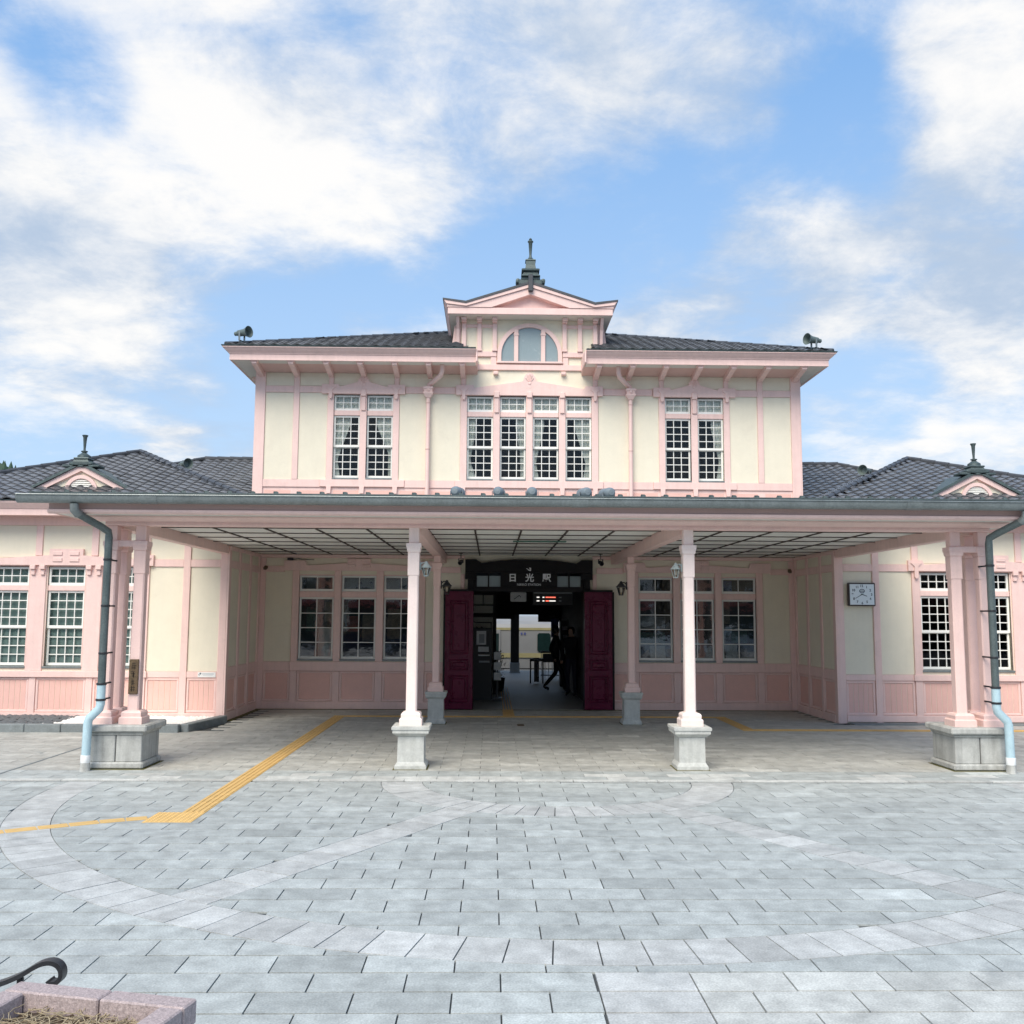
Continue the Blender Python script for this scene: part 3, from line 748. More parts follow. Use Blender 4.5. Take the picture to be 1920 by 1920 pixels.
part('tympanum', MB().prism([(-.88, 8.29), (.88, 8.29), (0, 8.61)], GY+.17, GY+.26), 'pink')
for s in (-1, 1):
    part('gable_eave', MB().prism([(s*1.815, 8.443), (s*1.815, 8.41), (s*1.75, 8.33), (s*1.72, 8.27), (s*1.72, 8.16), (s*1.68, 8.16), (s*1.68, 8.43)], GY+.25, 24.2), 'pink')
    part('soffit', MB().box(*sorted((s*1.44, s*1.70)), YB, 24, 8.155, 8.19), 'soffit')
    part('wall', MB().box(s*1.30, s*1.448, YB+.0, 24, 7.1, 8.17), 'stucco')
    part('scroll_bracket', MB().prism([(19.86, 7.50), (19.86, 8.14), (19.60, 8.14), (19.66, 8.03), (19.76, 7.92), (19.81, 7.74)], s*1.52-.03, s*1.52+.03, 'x'), 'pink')
    part('brace', MB().prism([(s*1.46, 7.40), (s*1.68, 7.40), (s*1.60, 8.05), (s*1.46, 8.13)], 20.0, 20.06), 'pink')
part('gable_cornice', MB().box(-1.725, 1.725, GY+.03, GY+.2, 8.152, 8.292, .006), 'pink')
part('soffit', MB().box(-1.70, 1.70, GY+.06, YB, 8.147, 8.2), 'soffit')
for s in (-1, 1):
    for u in (1.39, 1.065, .74):
        u *= s; pl = part('pilaster', MB(FB).box(u-.045, u+.045, -.01, .06, 7.50, 8.06, .006).box(u-.055, u+.055, -.01, .075, 7.452, 7.50, .006).prism([(u-.05, 8.06), (u+.05, 8.06), (u+.05, 8.145), (u-.05, 8.145)], -.01, .16), 'pink')
        ob('end_block', MB(FB).box(u-.055, u+.055, .16, .22, 8.085, 8.144, .006), 'pink', pl)
    trim(FB, *((.70, 1.45) if s > 0 else (-1.45, -.70)), 7.34, 7.45, .045, 'rail')
    for u in (1.34, .76): trim(FB, s*u-.06, s*u+.06, 7.17, 7.34, .03)
    trim(FB, *((.69, 1.44) if s > 0 else (-1.44, -.69)), 7.97, 8.04, .02, 'rail')
    part('corbel', MB(FB).box(s*.715-.05, s*.715+.05, -.01, .10, 6.945, 7.015, .01), 'pink')
trim(FB, -1.44, 1.44, 7.05, 7.17, .05, 'rail')
# lunette window
def arc_pts(r, zc, a0=0, a1=180, n=20): return [(r*math.cos(R(a0+(a1-a0)*k/n)), zc+r*math.sin(R(a0+(a1-a0)*k/n))) for k in range(n+1)]
zc = 7.38; m = MB(FB); o_, i_ = arc_pts(.685, zc), arc_pts(.60, zc)
ring = [(.685, 7.20)]+o_+[(-.685, 7.20)]; rin = [(.60, 7.20)]+i_+[(-.60, 7.20)]
n = len(ring); vs = [(u, .055, z) for u, z in ring]+[(u, .055, z) for u, z in rin]+[(u, -.02, z) for u, z in ring]+[(u, -.02, z) for u, z in rin]; fs = []
for k in range(n-1): fs += [(k, k+1, n+k+1, n+k), (2*n+k, 3*n+k, 3*n+k+1, 2*n+k+1), (k, 2*n+k, 2*n+k+1, k+1), (n+k, n+k+1, 3*n+k+1, 3*n+k)]
lw = part('arched_window', m.add(vs, fs).box(-.70, .70, -.02, .075, 7.195, 7.235, .006), 'pink')
for s in (-1, 1): ob('mullion', MB(FB).box(s*.285-.045, s*.285+.045, .0, .06, 7.235, 7.945, .006).box(s*.285-.055, s*.285+.055, .0, .07, 7.80, 7.84, .004), 'pink', lw)
def lun(u0, u1):
    pts = [(u0, 7.23), (u1, 7.23)]; r = .602
    for k in range(9):
        u = u1+(u0-u1)*k/8; pts.append((u, zc+math.sqrt(max(0, r*r-u*u))))
    return MB(FB).prism(pts, .006, .014)
for u0, u1 in ((-.595, -.33), (-.24, .24), (.33, .595)): ob('pane', lun(u0, u1), 'frost', lw)
# ridge ornament of the gable
fn = part('finial', MB().box(-.25, .25, 19.450, 19.770, 8.790, 8.910, .02).box(-.20, .20, 19.460, 19.760, 8.890, 8.980, .02).sq([(.20, 8.970), (.155, 9.030), (.13, 9.090)], 0, 19.600).sq([(.185, 9.090), (.19, 9.120), (.16, 9.140), (.12, 9.145)], 0, 19.600).sq([(.115, 9.140), (.10, 9.240), (.095, 9.330), (.11, 9.340), (.105, 9.360), (.04, 9.365)], 0, 19.600), 'patina')
ob('finial_rod', MB().lathe([(.075, 9.360), (.085, 9.380), (.05, 9.410), (.03, 9.450), (.026, 9.490), (.042, 9.750), (.06, 9.770), (.06, 9.790), (.02, 9.795)], 0, 19.600, 12), 'patina', fn, smooth=True)
ob('finial_ball', MB().lathe([(.0, 9.790), (.026, 9.805), (.034, 9.825), (.026, 9.845), (0, 9.865)], 0, 19.600, 12), 'patina', fn, smooth=True)
for s in (-1, 1): ob('scroll', MB().lathe([(.0, -.13), (.045, -.12), (.045, .12), (0, .13)], s*.265, 19.600, 10, 'y', 8.890), 'patina', fn, smooth=True)
part('ridge_end', MB().box(-.05, .05, 19.370, 19.470, 8.630, 8.990, .012), 'tile_cap')

# ---------------- tiled roofs
TILES = []
def tile_mesh():
    n = 8; wd, ln = .236, .275; top = []; m = MB()
    def h(a): return .052*(.5+.5*math.cos(2*math.pi*(a-.30)))-.012*math.sin(2*math.pi*a)
    for b, lift in ((0, .022), (ln, .0)):
        for k in range(n+1): top.append((-.118+wd*k/n, b, h(k/n)+lift))
    low = [(-.118+wd*k/n, .004, h(k/n)-.004) for k in range(n+1)]
    vs = top+low; fs = [(k, k+1, n+2+k, n+1+k) for k in range(n)]+[(2*n+2+k, 2*n+3+k, k+1, k) for k in range(n)]
    return m.add(vs, fs)
TM = tile_mesh(); TMESH = TM.mesh('roof_tile', 'tile', True, False)
def tiled(orig, e, up, poly, deck=True):
    """orig: eave corner, e: unit along the eave, up: unit up the slope, poly: outline in (a, b)"""
    e = Vector(e).normalized(); up = Vector(up).normalized(); nrm = e.cross(up); o = Vector(orig)
    if nrm.z < 0: nrm = -nrm
    def inp(a, b):
        ins = False
        for i in range(len(poly)):
            (x1, y1), (x2, y2) = poly[i], poly[(i+1) % len(poly)]
            if (y1 > b) != (y2 > b) and a < (x2-x1)*(b-y1)/(y2-y1)+x1: ins = not ins
        return ins
    part('roof_deck', MB().add([tuple(o+e*a+up*b-nrm*.02) for a, b in poly], [tuple(range(len(poly)))]), 'tile_cap', fix=False)
    amax = max(p[0] for p in poly); bmax = max(p[1] for p in poly); amin = min(p[0] for p in poly)
    b = 0; r = 0
    while b < bmax:
        a = amin+(.118 if r % 2 else 0)*0
        while a < amax:
            if inp(a+.118, b+.11):
                rn = random.uniform; mt = Matrix.Translation(o+e*(a+.118)+up*(b-.03+rn(-.004, .004))+nrm*rn(0, .004)) @ Matrix(((e.x, up.x, nrm.x), (e.y, up.y, nrm.y), (e.z, up.z, nrm.z))).to_4x4()
                if e.cross(up).z < 0: pass
                TILES.append(mt)
            a += .226
        b += .225; r += 1
def hipcap(a, b, r=.055):
    a, b = Vector(a), Vector(b); n = max(2, int((b-a).length/.3)); m = MB()
    rf = part('hip_ridge', MB().tube([a-Vector((0, 0, .02)), b-Vector((0, 0, .02))], r*.8, 8), 'tile_cap')
    m = MB(); d = (b-a)/n
    for k in range(n): p = a+d*k; m.tube([p-d*.02, p+d*.5, p+d*1.06], [r*1.12, r*1.02, r*.9], 8)
    ob('ridge_tiles', m, 'tile_cap', rf, smooth=True)
def hip_face(p0, p1, q1, q0):
    """quad roof face: eave p0->p1, top q0..q1"""
    p0, p1, q0, q1 = map(Vector, (p0, p1, q0, q1)); e = (p1-p0).normalized(); t = q0-p0; up = (t-e*t.dot(e)).normalized()
    ab = lambda p: ((p-p0).dot(e), (p-p0).dot(up))
    tiled(p0, e, up, [ab(p0), ab(p1), ab(q1), ab(q0)])
# upper roof
ze, xe, yf_, yk, zr = 7.285, 6.16, 19.0, 29.0, 9.13
yr_ = 24.0; xr = .9
_sl = (zr-ze)/(yr_-yf_); _u = math.hypot(1, _sl)
_hy = yf_+ (xe-1.30)*(yr_-yf_)/(xe-xr)
for s in (-1, 1):
    tiled((-xe if s < 0 else 1.30, yf_, ze), (1, 0, 0), (0, 1, _sl), [(0, 0), (xe-1.30, 0), (xe-1.30, (_hy-yf_)*_u)] if s < 0 else [(0, 0), (xe-1.30, 0), (0, (_hy-yf_)*_u)])
part('roof_deck', MB().add([(-1.32, 21.4, ze+_sl*2.4), (1.32, 21.4, ze+_sl*2.4), (xr, yr_, zr), (-xr, yr_, zr)], [(0, 1, 2, 3)]), 'tile_cap', fix=False)
hip_face((xe, yf_, ze), (xe, yk, ze), (xr, yr_, zr), (xr, yr_, zr)); hip_face((-xe, yk, ze), (-xe, yf_, ze), (-xr, yr_, zr), (-xr, yr_, zr))
part('roof_deck', MB().add([(-xe, yk, ze), (xe, yk, ze), (xr, yr_, zr), (-xr, yr_, zr)], [(0, 1, 2, 3)]), 'tile_cap')
for s in (-1, 1): hipcap((s*xe, yf_, ze+.02), (s*xr, yr_, zr+.03))
# wings
for s in (-1, 1):
    A = Vector((s*8.54, 21.1, 5.41)); ez = 3.885; y0 = 16.95; xa, xb = s*5.0, s*12.08
    c0, c1 = Vector((xa, y0, ez)), Vector((xb, y0, ez)); c2, c3 = Vector((xb, 25.25, ez)), Vector((xa, 25.25, ez))
    if s < 0:
        hip_face(c1, c0, A, A); hip_face(c0, c3, A, A)
    else:
        hip_face(c0, c1, A, A); hip_face(c3, c0, A, A)
    part('roof_deck', MB().add([tuple(c1), tuple(c2), tuple(A), tuple(c3)], [(0, 1, 2), (1, 3, 2)]), 'tile_cap')
    hipcap(c0+Vector((0, 0, .03)), A+Vector((0, 0, .05))); hipcap(c1+Vector((0, 0, .03)), A+Vector((0, 0, .05)))
    # body between wing and tower
    B0, B1 = Vector((s*11.9, 19.35, 3.95)), Vector((s*5.7, 19.35, 3.95)); r0, r1 = Vector((s*7.83, 23.5, 5.65)), Vector((s*5.7, 23.5, 5.65))
    if s < 0: hip_face(B0, B1, r1, r0)
    else: hip_face(B1, B0, r0, r1)
    hipcap(r0+Vector((0, 0, .05)), r1+Vector((0, 0, .05))); hipcap(B0, r0+Vector((0, 0, .05)))
    part('roof_deck', MB().add([tuple(r0), tuple(r1), (s*5.7, 27.6, 3.95), (s*11.9, 27.6, 3.95), tuple(B0)], [(0, 1, 2, 3), (0, 3, 4)]), 'tile_cap')
    # little gable on the wing roof
    dx = s*8.37; m = MB().prism([(dx-.80, 3.996), (dx+.80, 3.996), (dx+.80, 4.181), (dx, 4.571), (dx-.80, 4.181)], 17.790, 18.850); dg = part('roof_gable', m, 'stucco')
    for t in (-1, 1):
        ob('gable_roof', MB().prism([(dx, 4.688), (dx+t*1.03, 4.143), (dx+t*1.03, 4.094), (dx, 4.630)], 17.690, 19.250), 'patina', dg)
        ob('rake_board', MB().prism([(dx, 4.630), (dx+t*.98, 4.108), (dx+t*.80, 4.108), (dx, 4.518)], 17.730, 17.800), 'pink', dg)
    lz = 4.143; pr = arc_pts(.30, lz); pi_ = arc_pts(.235, lz); nn = len(pr)
    vs = [(dx+u, 17.750, z) for u, z in pr]+[(dx+u, 17.750, z) for u, z in pi_]+[(dx+u, 17.800, z) for u, z in pr]+[(dx+u, 17.800, z) for u, z in pi_]; fs = []
    for k in range(nn-1): fs += [(k, k+1, nn+k+1, nn+k), (k, 2*nn+k, 2*nn+k+1, k+1), (nn+k, nn+k+1, 3*nn+k+1, 3*nn+k)]
    ob('vent_rim', MB().add(vs, fs), 'pink', dg)
    m = MB()
    for k in range(6):
        z = lz+.01+k*.036; hw = math.sqrt(max(0, .235**2-(z+.02-lz)**2))
        if hw > .03: m.prism([(17.765, z), (17.795, z+.03), (17.795, z+.036), (17.765, z+.008)], dx-hw, dx+hw, 'x')
    ob('vent_slats', m, 'sash', dg, kind='stuff')
    f2 = ob('finial', MB().box(dx-.34, dx+.34, 17.690, 17.970, 4.586, 4.630, .01).box(dx-.22, dx+.22, 17.680, 17.990, 4.620, 4.688, .02).sq([(.15, 4.679), (.12, 4.727), (.14, 4.747), (.13, 4.766)], dx, 17.830).lathe([(.12, 4.766), (.115, 4.815), (.06, 4.854), (.035, 4.874), (.06, 4.888), (.06, 4.903), (.022, 4.913), (.02, 4.942), (.035, 5.157), (.055, 5.200), (.05, 5.205), (.0, 5.196)], dx, 17.830, 12), 'patina', dg, smooth=True)
# place tiles: the ones that show largest are pieces of their own
def tshow(m):
    p = m.translation; d = (p-CAM).length
    px = 960+1800*((p-CAM).dot(_r2)/(p-CAM).dot(_f)); py = 960-1800*((p-CAM).dot(_u2)/(p-CAM).dot(_f))
    nrm = m.to_3x3() @ Vector((0, 0, 1)); f_ = (CAM-p).normalized().dot(nrm)
    lim = 928 if True else 0
    if px < -20 or px > 1940 or f_ < .02: return 0
    if py > 935 or (475 < px < 1503 and py > 700): return 0
    return max(f_, .01)/d**2
TILES.sort(key=lambda m: -tshow(m))
rest = MB()
for i, mt in enumerate(TILES):
    if i < 300:
        o = bpy.data.objects.new('roof_tile', TMESH); C.objects.link(o); o.parent = SB; o.matrix_parent_inverse = Matrix.Translation(-Vector((0, YB, 0))); o.matrix_basis = mt
    else: rest.add([tuple(mt @ Vector(v)) for v in TM.v], TM.f)
ob('far_roof_tiles', rest, 'tile', SB, smooth=True, fix=False, kind='stuff')

# ---------------- wings
for s in (-1, 1):
    def q(a, b): return (a, b) if s > 0 else (-b, -a)
    WW = .66; cs = [7.42, 8.42, 9.42]
    hol = [(*q(c-WW/2, c+WW/2), .955, 2.735) for c in cs]
    core(FW, *q(5.53, 11.5), 0, 3.75, hol)
    part('wall', MB().box(*q(5.54, 5.70), YW+.175, YB+.0, 0, 3.75), 'stucco')
    part('wall', MB().box(*q(11.33, 11.49), YW+.175, 25, 0, 3.75).box(*q(5.7, 11.33), 24.8, 24.99, 0, 3.75), 'stucco')
    for a, b, z0, z1 in ((5.53, 5.66, 0, 3.475), (6.20, 6.325, 0, 3.475), (6.93, 7.065, .0, 2.757), (9.755, 9.90, 0, 2.757), (10.55, 10.67, 0, 3.475), (11.36, 11.5, 0, 3.475)): trim(FW, *q(a, b), z0, z1, .034)
    for a, b in ((7.775, 8.065), (8.775, 9.065)):
        trim(FW, *q(a, b), .875, 2.757, .026, 'pier')
        for t in (-1, 1):
            u = s*((a+b)/2+t*.085); part('console', MB(FW).box(u-.05, u+.05, .02, .095, 2.68, 2.755, .008).box(u-.035, u+.035, .02, .062, 2.58, 2.68, .008), 'pink')
    for a, b, z0, z1 in ((7.87, 7.99, 2.93, 3.475), (8.87, 8.99, 2.93, 3.475), (6.94, 7.06, 2.90, 3.475), (9.79, 9.89, 2.9, 3.475)): trim(FW, *q(a, b), z0, z1, .03)
    for a, b in ((5.66, 6.20), (6.325, 6.86), (9.98, 10.55), (10.67, 11.36)): trim(FW, *q(a, b), 2.742, 2.876, .028, 'rail')
    pediment(FW, s*8.42, 1.56, 1.30, 2.757, 2.95, 2.87, 2.935, .30, 3.05, 'blocks')
    for u in (7.0, 9.83):
        u *= s; part('ear_bracket', MB(FW).prism([(u-.10, 2.90), (u+.10, 2.90), (u+.06, 2.86), (u+.035, 2.84), (u+.035, 2.66), (u+.02, 2.62), (u-.02, 2.62), (u-.035, 2.66), (u-.035, 2.84), (u-.06, 2.86)], .03, .09), 'pink')
    trim(FW, *q(5.53, 11.5), 3.475, 3.73, .045, 'frieze_board')
    for a, b in ((5.66, 6.20), (6.325, 6.93), (9.90, 10.55), (10.67, 11.36)):
        trim(FW, *q(a, b), .765, .875, .028, 'rail')
        panel(FW, *q(a+.004, b-.004), .88, 2.738); panel(FW, *q(a+.004, b-.004), 2.88, 3.47)
    part('sill_rail', bx(FW, *q(6.90, 9.94), -.02, .06, .765, .875), 'pink')
    for a, b in ((7.065, 7.87), (7.99, 8.87), (8.99, 9.79)): panel(FW, *q(a+.004, b-.004), 2.90, 3.47)
    for a, b in ((7.86, 7.98), (8.86, 8.98)): trim(FW, *q(a, b), .146, .764, .03)
    trim(FW, *q(5.66, 11.36), .03, .146, .04, 'base_rail')
    for a, b in ((5.66, 6.20), (6.325, 6.93), (7.065, 7.86), (7.98, 8.86), (8.98, 9.755), (9.9, 10.55), (10.67, 11.36)): dado(FW, *q(a+.004, b-.004), .150, .762)
    SWg = [(2.395, 2.725, 2, 4, .035), (1.63, 2.30, 4, 4, .045), (.965, 1.655, 4, 4, .085)]
    g = make_window(s*7.42, YW, WW, .955, 2.735, SWg, (2.30, 2.395)); ws = [g]
    for c_ in (8.42, 9.42):
        ws.append(clone_window(g, s*c_, YW))
    if s < 0:
        for k, wd in enumerate(ws): ob('blind', MB().box(-.33, .33, .15, .155, .95, 2.74), 'blind', wd, world=False)
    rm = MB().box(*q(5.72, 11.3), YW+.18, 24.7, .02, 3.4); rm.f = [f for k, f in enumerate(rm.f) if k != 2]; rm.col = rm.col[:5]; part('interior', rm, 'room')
    # eaves
    path = [(s*5.10, 17.06, -s*.9, -1), (s*11.98, 17.06, s, -1)]
    pf = [(-.03, 3.62), (0, 3.62), (0, 3.73), (-.03, 3.73)]; pc = [(-.03, 3.732), (.01, 3.732), (.05, 3.78), (.09, 3.83), (.10, 3.865), (-.03, 3.865)]
    cornice(path, pf, 'fascia'); cornice(path, pc, 'cornice'); cornice(path, [(-.03, 3.866), (.11, 3.866), (.115, 3.885), (-.03, 3.885)], 'drip_edge', 'patina')
    part('fascia', MB().box(s*5.07, s*5.10, 17.09, YB-.3, 3.62, 3.86), 'pink')
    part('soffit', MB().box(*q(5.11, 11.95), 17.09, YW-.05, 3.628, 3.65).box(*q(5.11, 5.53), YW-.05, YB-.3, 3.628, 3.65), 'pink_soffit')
# ---------------- recess behind the canopy
hol = [(-1.14, 1.14, -.01, 2.96)]
rc = [4.355, 3.49, 2.625]
for s in (-1, 1):
    for c_ in rc: hol.append((*( (c_-.355, c_+.355) if s > 0 else (-c_-.355, -c_+.355)), 1.0, 2.70))
core(FB, -5.53, 5.53, 0, 3.29, hol)
SR = [(2.375, 2.70, 1, 2, .03), (1.0, 2.255, 4, 2, .045)]
r0_ = None
for s in (-1, 1):
    def q(a, b): return (a, b) if s > 0 else (-b, -a)
    for c_ in rc:
        if r0_ is None: r0_ = make_window(s*c_, YB, .71, 1.0, 2.70, SR, (2.255, 2.375), 'shop_glass')
        else: clone_window(r0_, s*c_, YB)
    for a, b in ((4.715, 4.85), (2.13, 2.265)): trim(FB, *q(a, b), 0, 2.80, .03)
    for a, b in ((3.855, 3.99), (2.985, 3.13)): trim(FB, *q(a, b), .95, 2.80, .03); trim(FB, *q(a, b), .0, .76, .028)
    trim(FB, *q(5.40, 5.53), 0, 3.05, .03); trim(FB, *q(1.32, 1.40), 0, 2.75, .03) 
    pediment(FB, s*3.49, 1.53, 1.10, 2.80, 3.0, 2.90, 2.955, .235, 3.04, 'blocks')
    trim(FB, *q(5.02, 5.40), 2.77, 2.89, .028, 'rail'); trim(FB, *q(1.40, 1.95), 2.77, 2.89, .028, 'rail')
    trim(FB, *q(1.32, 5.53), 3.06, 3.13, .04, 'frieze_board')
    panel(FB, *q(4.855, 5.395), .955, 2.765); panel(FB, *q(1.405, 2.125), .955, 2.765); panel(FB, *q(1.405, 5.395), 2.90, 3.055)
    for a, b in ((4.85, 5.40), (1.40, 2.13)): trim(FB, *q(a, b), .765, .95, .028, 'rail')
    part('sill_rail', bx(FB, *q(2.12, 4.86), -.02, .05, .765, .95), 'pink')
    trim(FB, *q(1.40, 5.40), .0, .15, .045, 'base_rail')
    for a, b in ((4.85, 5.40), (3.99, 4.715), (3.13, 3.855), (2.265, 2.985), (1.40, 2.13)): dado(FB, *q(a+.004, b-.004), .154, .762, False)
    # side wall of the recess
    FS = side(s*5.53, -s)
    core(FS, YW+.04, YB-.01, 0, 3.3, [], .05)
    for a, b in ((YW-.03, YW+.10), (18.20, 18.31), (18.98, 19.09), (19.70, 19.82)): trim(FS, a, b, 0, 3.06, .03)
    for a, b in ((YW+.10, 18.20), (18.31, 18.98), (19.09, 19.70)):
        trim(FS, a, b, 2.74, 2.876, .024, 'rail'); trim(FS, a, b, .765, .95, .024, 'rail'); trim(FS, a, b, 0, .15, .04, 'base_rail')
        panel(FS, a+.003, b-.003, .955, 2.735); panel(FS, a+.003, b-.003, 2.88, 3.06); dado(FS, a+.004, b-.004, .154, .762, False)
    trim(FS, YW, YB-.01, 3.06, 3.13, .035, 'frieze_board')
    # rooms behind the windows
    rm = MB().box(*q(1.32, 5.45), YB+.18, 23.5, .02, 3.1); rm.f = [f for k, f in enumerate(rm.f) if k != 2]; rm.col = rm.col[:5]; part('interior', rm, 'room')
# ---------------- doorway
ds = bpy.data.objects.new('door_surround', None); link(ds, SB); LOC[ds.name] = (0, 0, 0)
for s in (-1, 1): ob('door_jamb', MB(FB).box(s*1.26, s*1.135, -.17, .10, 0, 2.66, .006), 'black_paint', ds)
top = [(-1.31, 2.64), (1.31, 2.64), (1.31, 3.045), (1.08, 3.045), (1.05, 3.02), (.97, 2.975), (.60, 3.025), (.3, 3.046), (0, 3.05), (-.3, 3.046), (-.60, 3.025), (-.97, 2.975), (-1.05, 3.02), (-1.08, 3.045), (-1.31, 3.045)]
ob('head_board', MB(FB).prism([(-1.31, 2.775)]+[(1.31, 2.775)]+top[2:], -.02, .13).box(-1.31, -1.08, .0, .135, 2.64, 2.773, .004).box(1.08, 1.31, .0, .135, 2.64, 2.773, .004), 'black_paint', ds)
ob('transom_frame', MB(FB).box(-1.134, 1.134, -.06, .07, 2.39, 2.49, .006).box(-.585, .585, -.05, .10, 2.491, 2.774, .004).box(-.845, -.815, -.05, .05, 2.49, 2.774).box(.815, .845, -.05, .05, 2.49, 2.774).box(-1.134, -1.07, -.05, .05, 2.49, 2.774).box(1.07, 1.134, -.05, .05, 2.49, 2.774), 'black_paint', ds)
for a, b in ((-1.07, -.845), (-.815, -.585), (.585, .815), (.845, 1.07)): ob('pane', MB(FB).prism([(a, 2.49), (b, 2.49), (b, 2.715+.0*(b)), (a, 2.715)], -.01, .0), 'frost', ds)
def text_mesh(s_, size, bold=.03, ext=.004):
    cu = bpy.data.curves.new('text', 'FONT'); cu.body = s_; cu.size = size; cu.align_x = 'CENTER'; cu.extrude = ext; cu.offset = size*bold
    o = bpy.data.objects.new('text', cu); C.objects.link(o)
    me = bpy.data.meshes.new_from_object(o.evaluated_get(bpy.context.evaluated_depsgraph_get())); bpy.data.objects.remove(o); bpy.data.curves.remove(cu)
    return me
def lettering(name, s_, size, cx, y_, zb, parent, mt='white_letter', sx=1, world=True, bold=.03):
    me = text_mesh(s_, size, bold); me.materials.clear(); me.materials.append(M[mt])
    me.transform(Matrix.Translation((cx, y_, zb)) @ Matrix.Rotation(R(90), 4, 'X') @ Matrix.Diagonal((sx, 1, 1, 1)))
    me.name = name; return ob(name, me, None, parent, world=world)
for ch, x in (('日', -.335), ('光', .015), ('駅', .365)): lettering('character', ch, .178, x, YB-.108, 2.612, ds)
lettering('lettering', 'NIKKO STATION', .062, .0, YB-.108, 2.515, ds, sx=1.05, bold=.008)
# emblem above the name
ob('emblem', MB(FB).prism([(-.06, 2.87), (-.045, 2.855), (-.005, 2.82), (.03, 2.812), (.042, 2.825), (.042, 2.88), (.0, 2.88), (.0, 2.868), (.022, 2.862), (.024, 2.84), (.012, 2.838), (.005, 2.85), (-.012, 2.852), (-.014, 2.838), (-.04, 2.868)], .128, .137), 'white_letter', ds)
def door_leaf(x0, x1):
    y0 = YB-.20; m = MB().box(x0, x1, y0, y0+.045, .02, 2.39, .004); d = part('door', m, 'dark_red')
    w_ = x1-x0
    for z0, z1 in ((.16, .70), (.80, 1.02), (1.12, 2.20)):
        mm = MB(); a, b = x0+.09, x1-.09; f = .03
        for u0, u1, c0, c1 in ((a, b, z0, z0+f), (a, b, z1-f, z1), (a, a+f, z0+f, z1-f), (b-f, b, z0+f, z1-f)): mm.box(u0, u1, y0-.03, y0+.005, c0, c1, .012)
        mm.box(a+f+.03, b-f-.03, y0-.02, y0+.005, z0+f+.03, z1-f-.03, .016)
        ob('door_panel', mm, 'dark_red', d)
    ob('edge_strip', MB().box(x0, x0+.035, y0-.008, y0-.001, .03, 2.38, .003).box(x0+.035, x1, y0-.008, y0-.001, .03, .09, .003), 'dark_red', d)
    ob('top_cap', MB().box(x0-.012, x1+.012, y0-.02, y0+.05, 2.391, 2.43, .005), 'black_paint', d)
door_leaf(-1.70, -1.135); door_leaf(1.135, 1.70)
part('door_side', MB().box(-1.742, -1.704, YB-.19, YB-.05, .02, 2.39).box(1.704, 1.742, YB-.19, YB-.05, .02, 2.39), 'black_paint')
# ================================================================== entrance canopy
CN = thing('entrance_canopy', 'wide pink timber entrance canopy on slender columns with stone plinths', 'canopy', (0, 12.3, 0))
def cp(name, mb, mt, parent=CN, **k): return ob(name, mb, mt, parent, **k)
# roof sheet, slightly sloped towards the plaza
cp('roof_sheet', MB().prism([(11.62, 3.335), (17.0, 3.60), (17.0, 3.52), (11.62, 3.29)], -6.32, 6.32, 'x').prism([(17.0, 3.60), (19.84, 3.74), (19.84, 3.66), (17.0, 3.52)], -5.05, 5.05, 'x'), 'gutter_metal')
g = cp('gutter', MB(), 'gutter_metal') if False else None
prof = []
for k in range(0, 11):
    a = R(180+180*k/10); prof.append((11.60+.075*math.cos(a), 3.315+.098*math.sin(a)))
inn = [(11.60+.066*math.cos(R(360-180*k/10)), 3.318+.089*math.sin(R(360-180*k/10))) for k in range(11)]
g = cp('gutter', MB().prism(prof+inn, -6.47, 6.47, 'x').lathe([(.009, -6.47), (.009, 6.47)], 0, 11.522, 8, 'x', 3.316), 'gutter_metal', smooth=True)
for s in (-1, 1): ob('gutter_end', MB().prism(prof, s*6.47, s*6.478, 'x'), 'gutter_metal', g)
for x in (.30, -4.9, 4.4): ob('gutter_joint', MB().prism([(a+(.004 if a > 11.6 else -.004), b-.004) for a, b in prof], x-.10, x+.10, 'x'), 'gutter_metal', g)
cp('drip_edge', MB().box(-6.34, 6.34, 11.56, 11.72, 3.336, 3.352), 'pipe_dark')
# fascia in two steps
for s in (-1, 1):
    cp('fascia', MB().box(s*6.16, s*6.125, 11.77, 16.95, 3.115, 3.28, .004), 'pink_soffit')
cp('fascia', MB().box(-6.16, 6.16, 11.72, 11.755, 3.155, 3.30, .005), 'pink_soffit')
cp('fascia_mould', MB().prism([(11.69, 3.155), (11.755, 3.155), (11.755, 3.105), (11.73, 3.105), (11.70, 3.125)], -6.165, 6.165, 'x'), 'pink')
cp('soffit', MB().box(-6.12, 6.12, 11.757, 12.22, 3.118, 3.14).box(-6.12, -5.69, 12.22, 16.95, 3.118, 3.14).box(5.69, 6.12, 12.22, 16.95, 3.118, 3.14), 'soffit')
# beams
cp('beam', MB().box(-5.68, 5.68, 12.25, 12.45, 3.015, 3.117, .008).box(-5.72, 5.72, 12.22, 12.47, 3.117, 3.20, .008), 'pink')
cp('bed_mould', MB().prism([(12.03, 3.116), (12.03, 3.095), (12.10, 3.07), (12.24, 3.06), (12.24, 3.116)], -5.82, 5.82, 'x'), 'pink')
for x in (-5.60, 5.60): cp('beam', MB().box(x-.08, x+.08, 12.47, YW-.035, 2.985, 3.19, .008), 'pink')
for x in (-1.77, 1.77): cp('beam', MB().box(x-.075, x+.075, 12.47, 19.80, 2.965, 3.19, .008), 'pink')
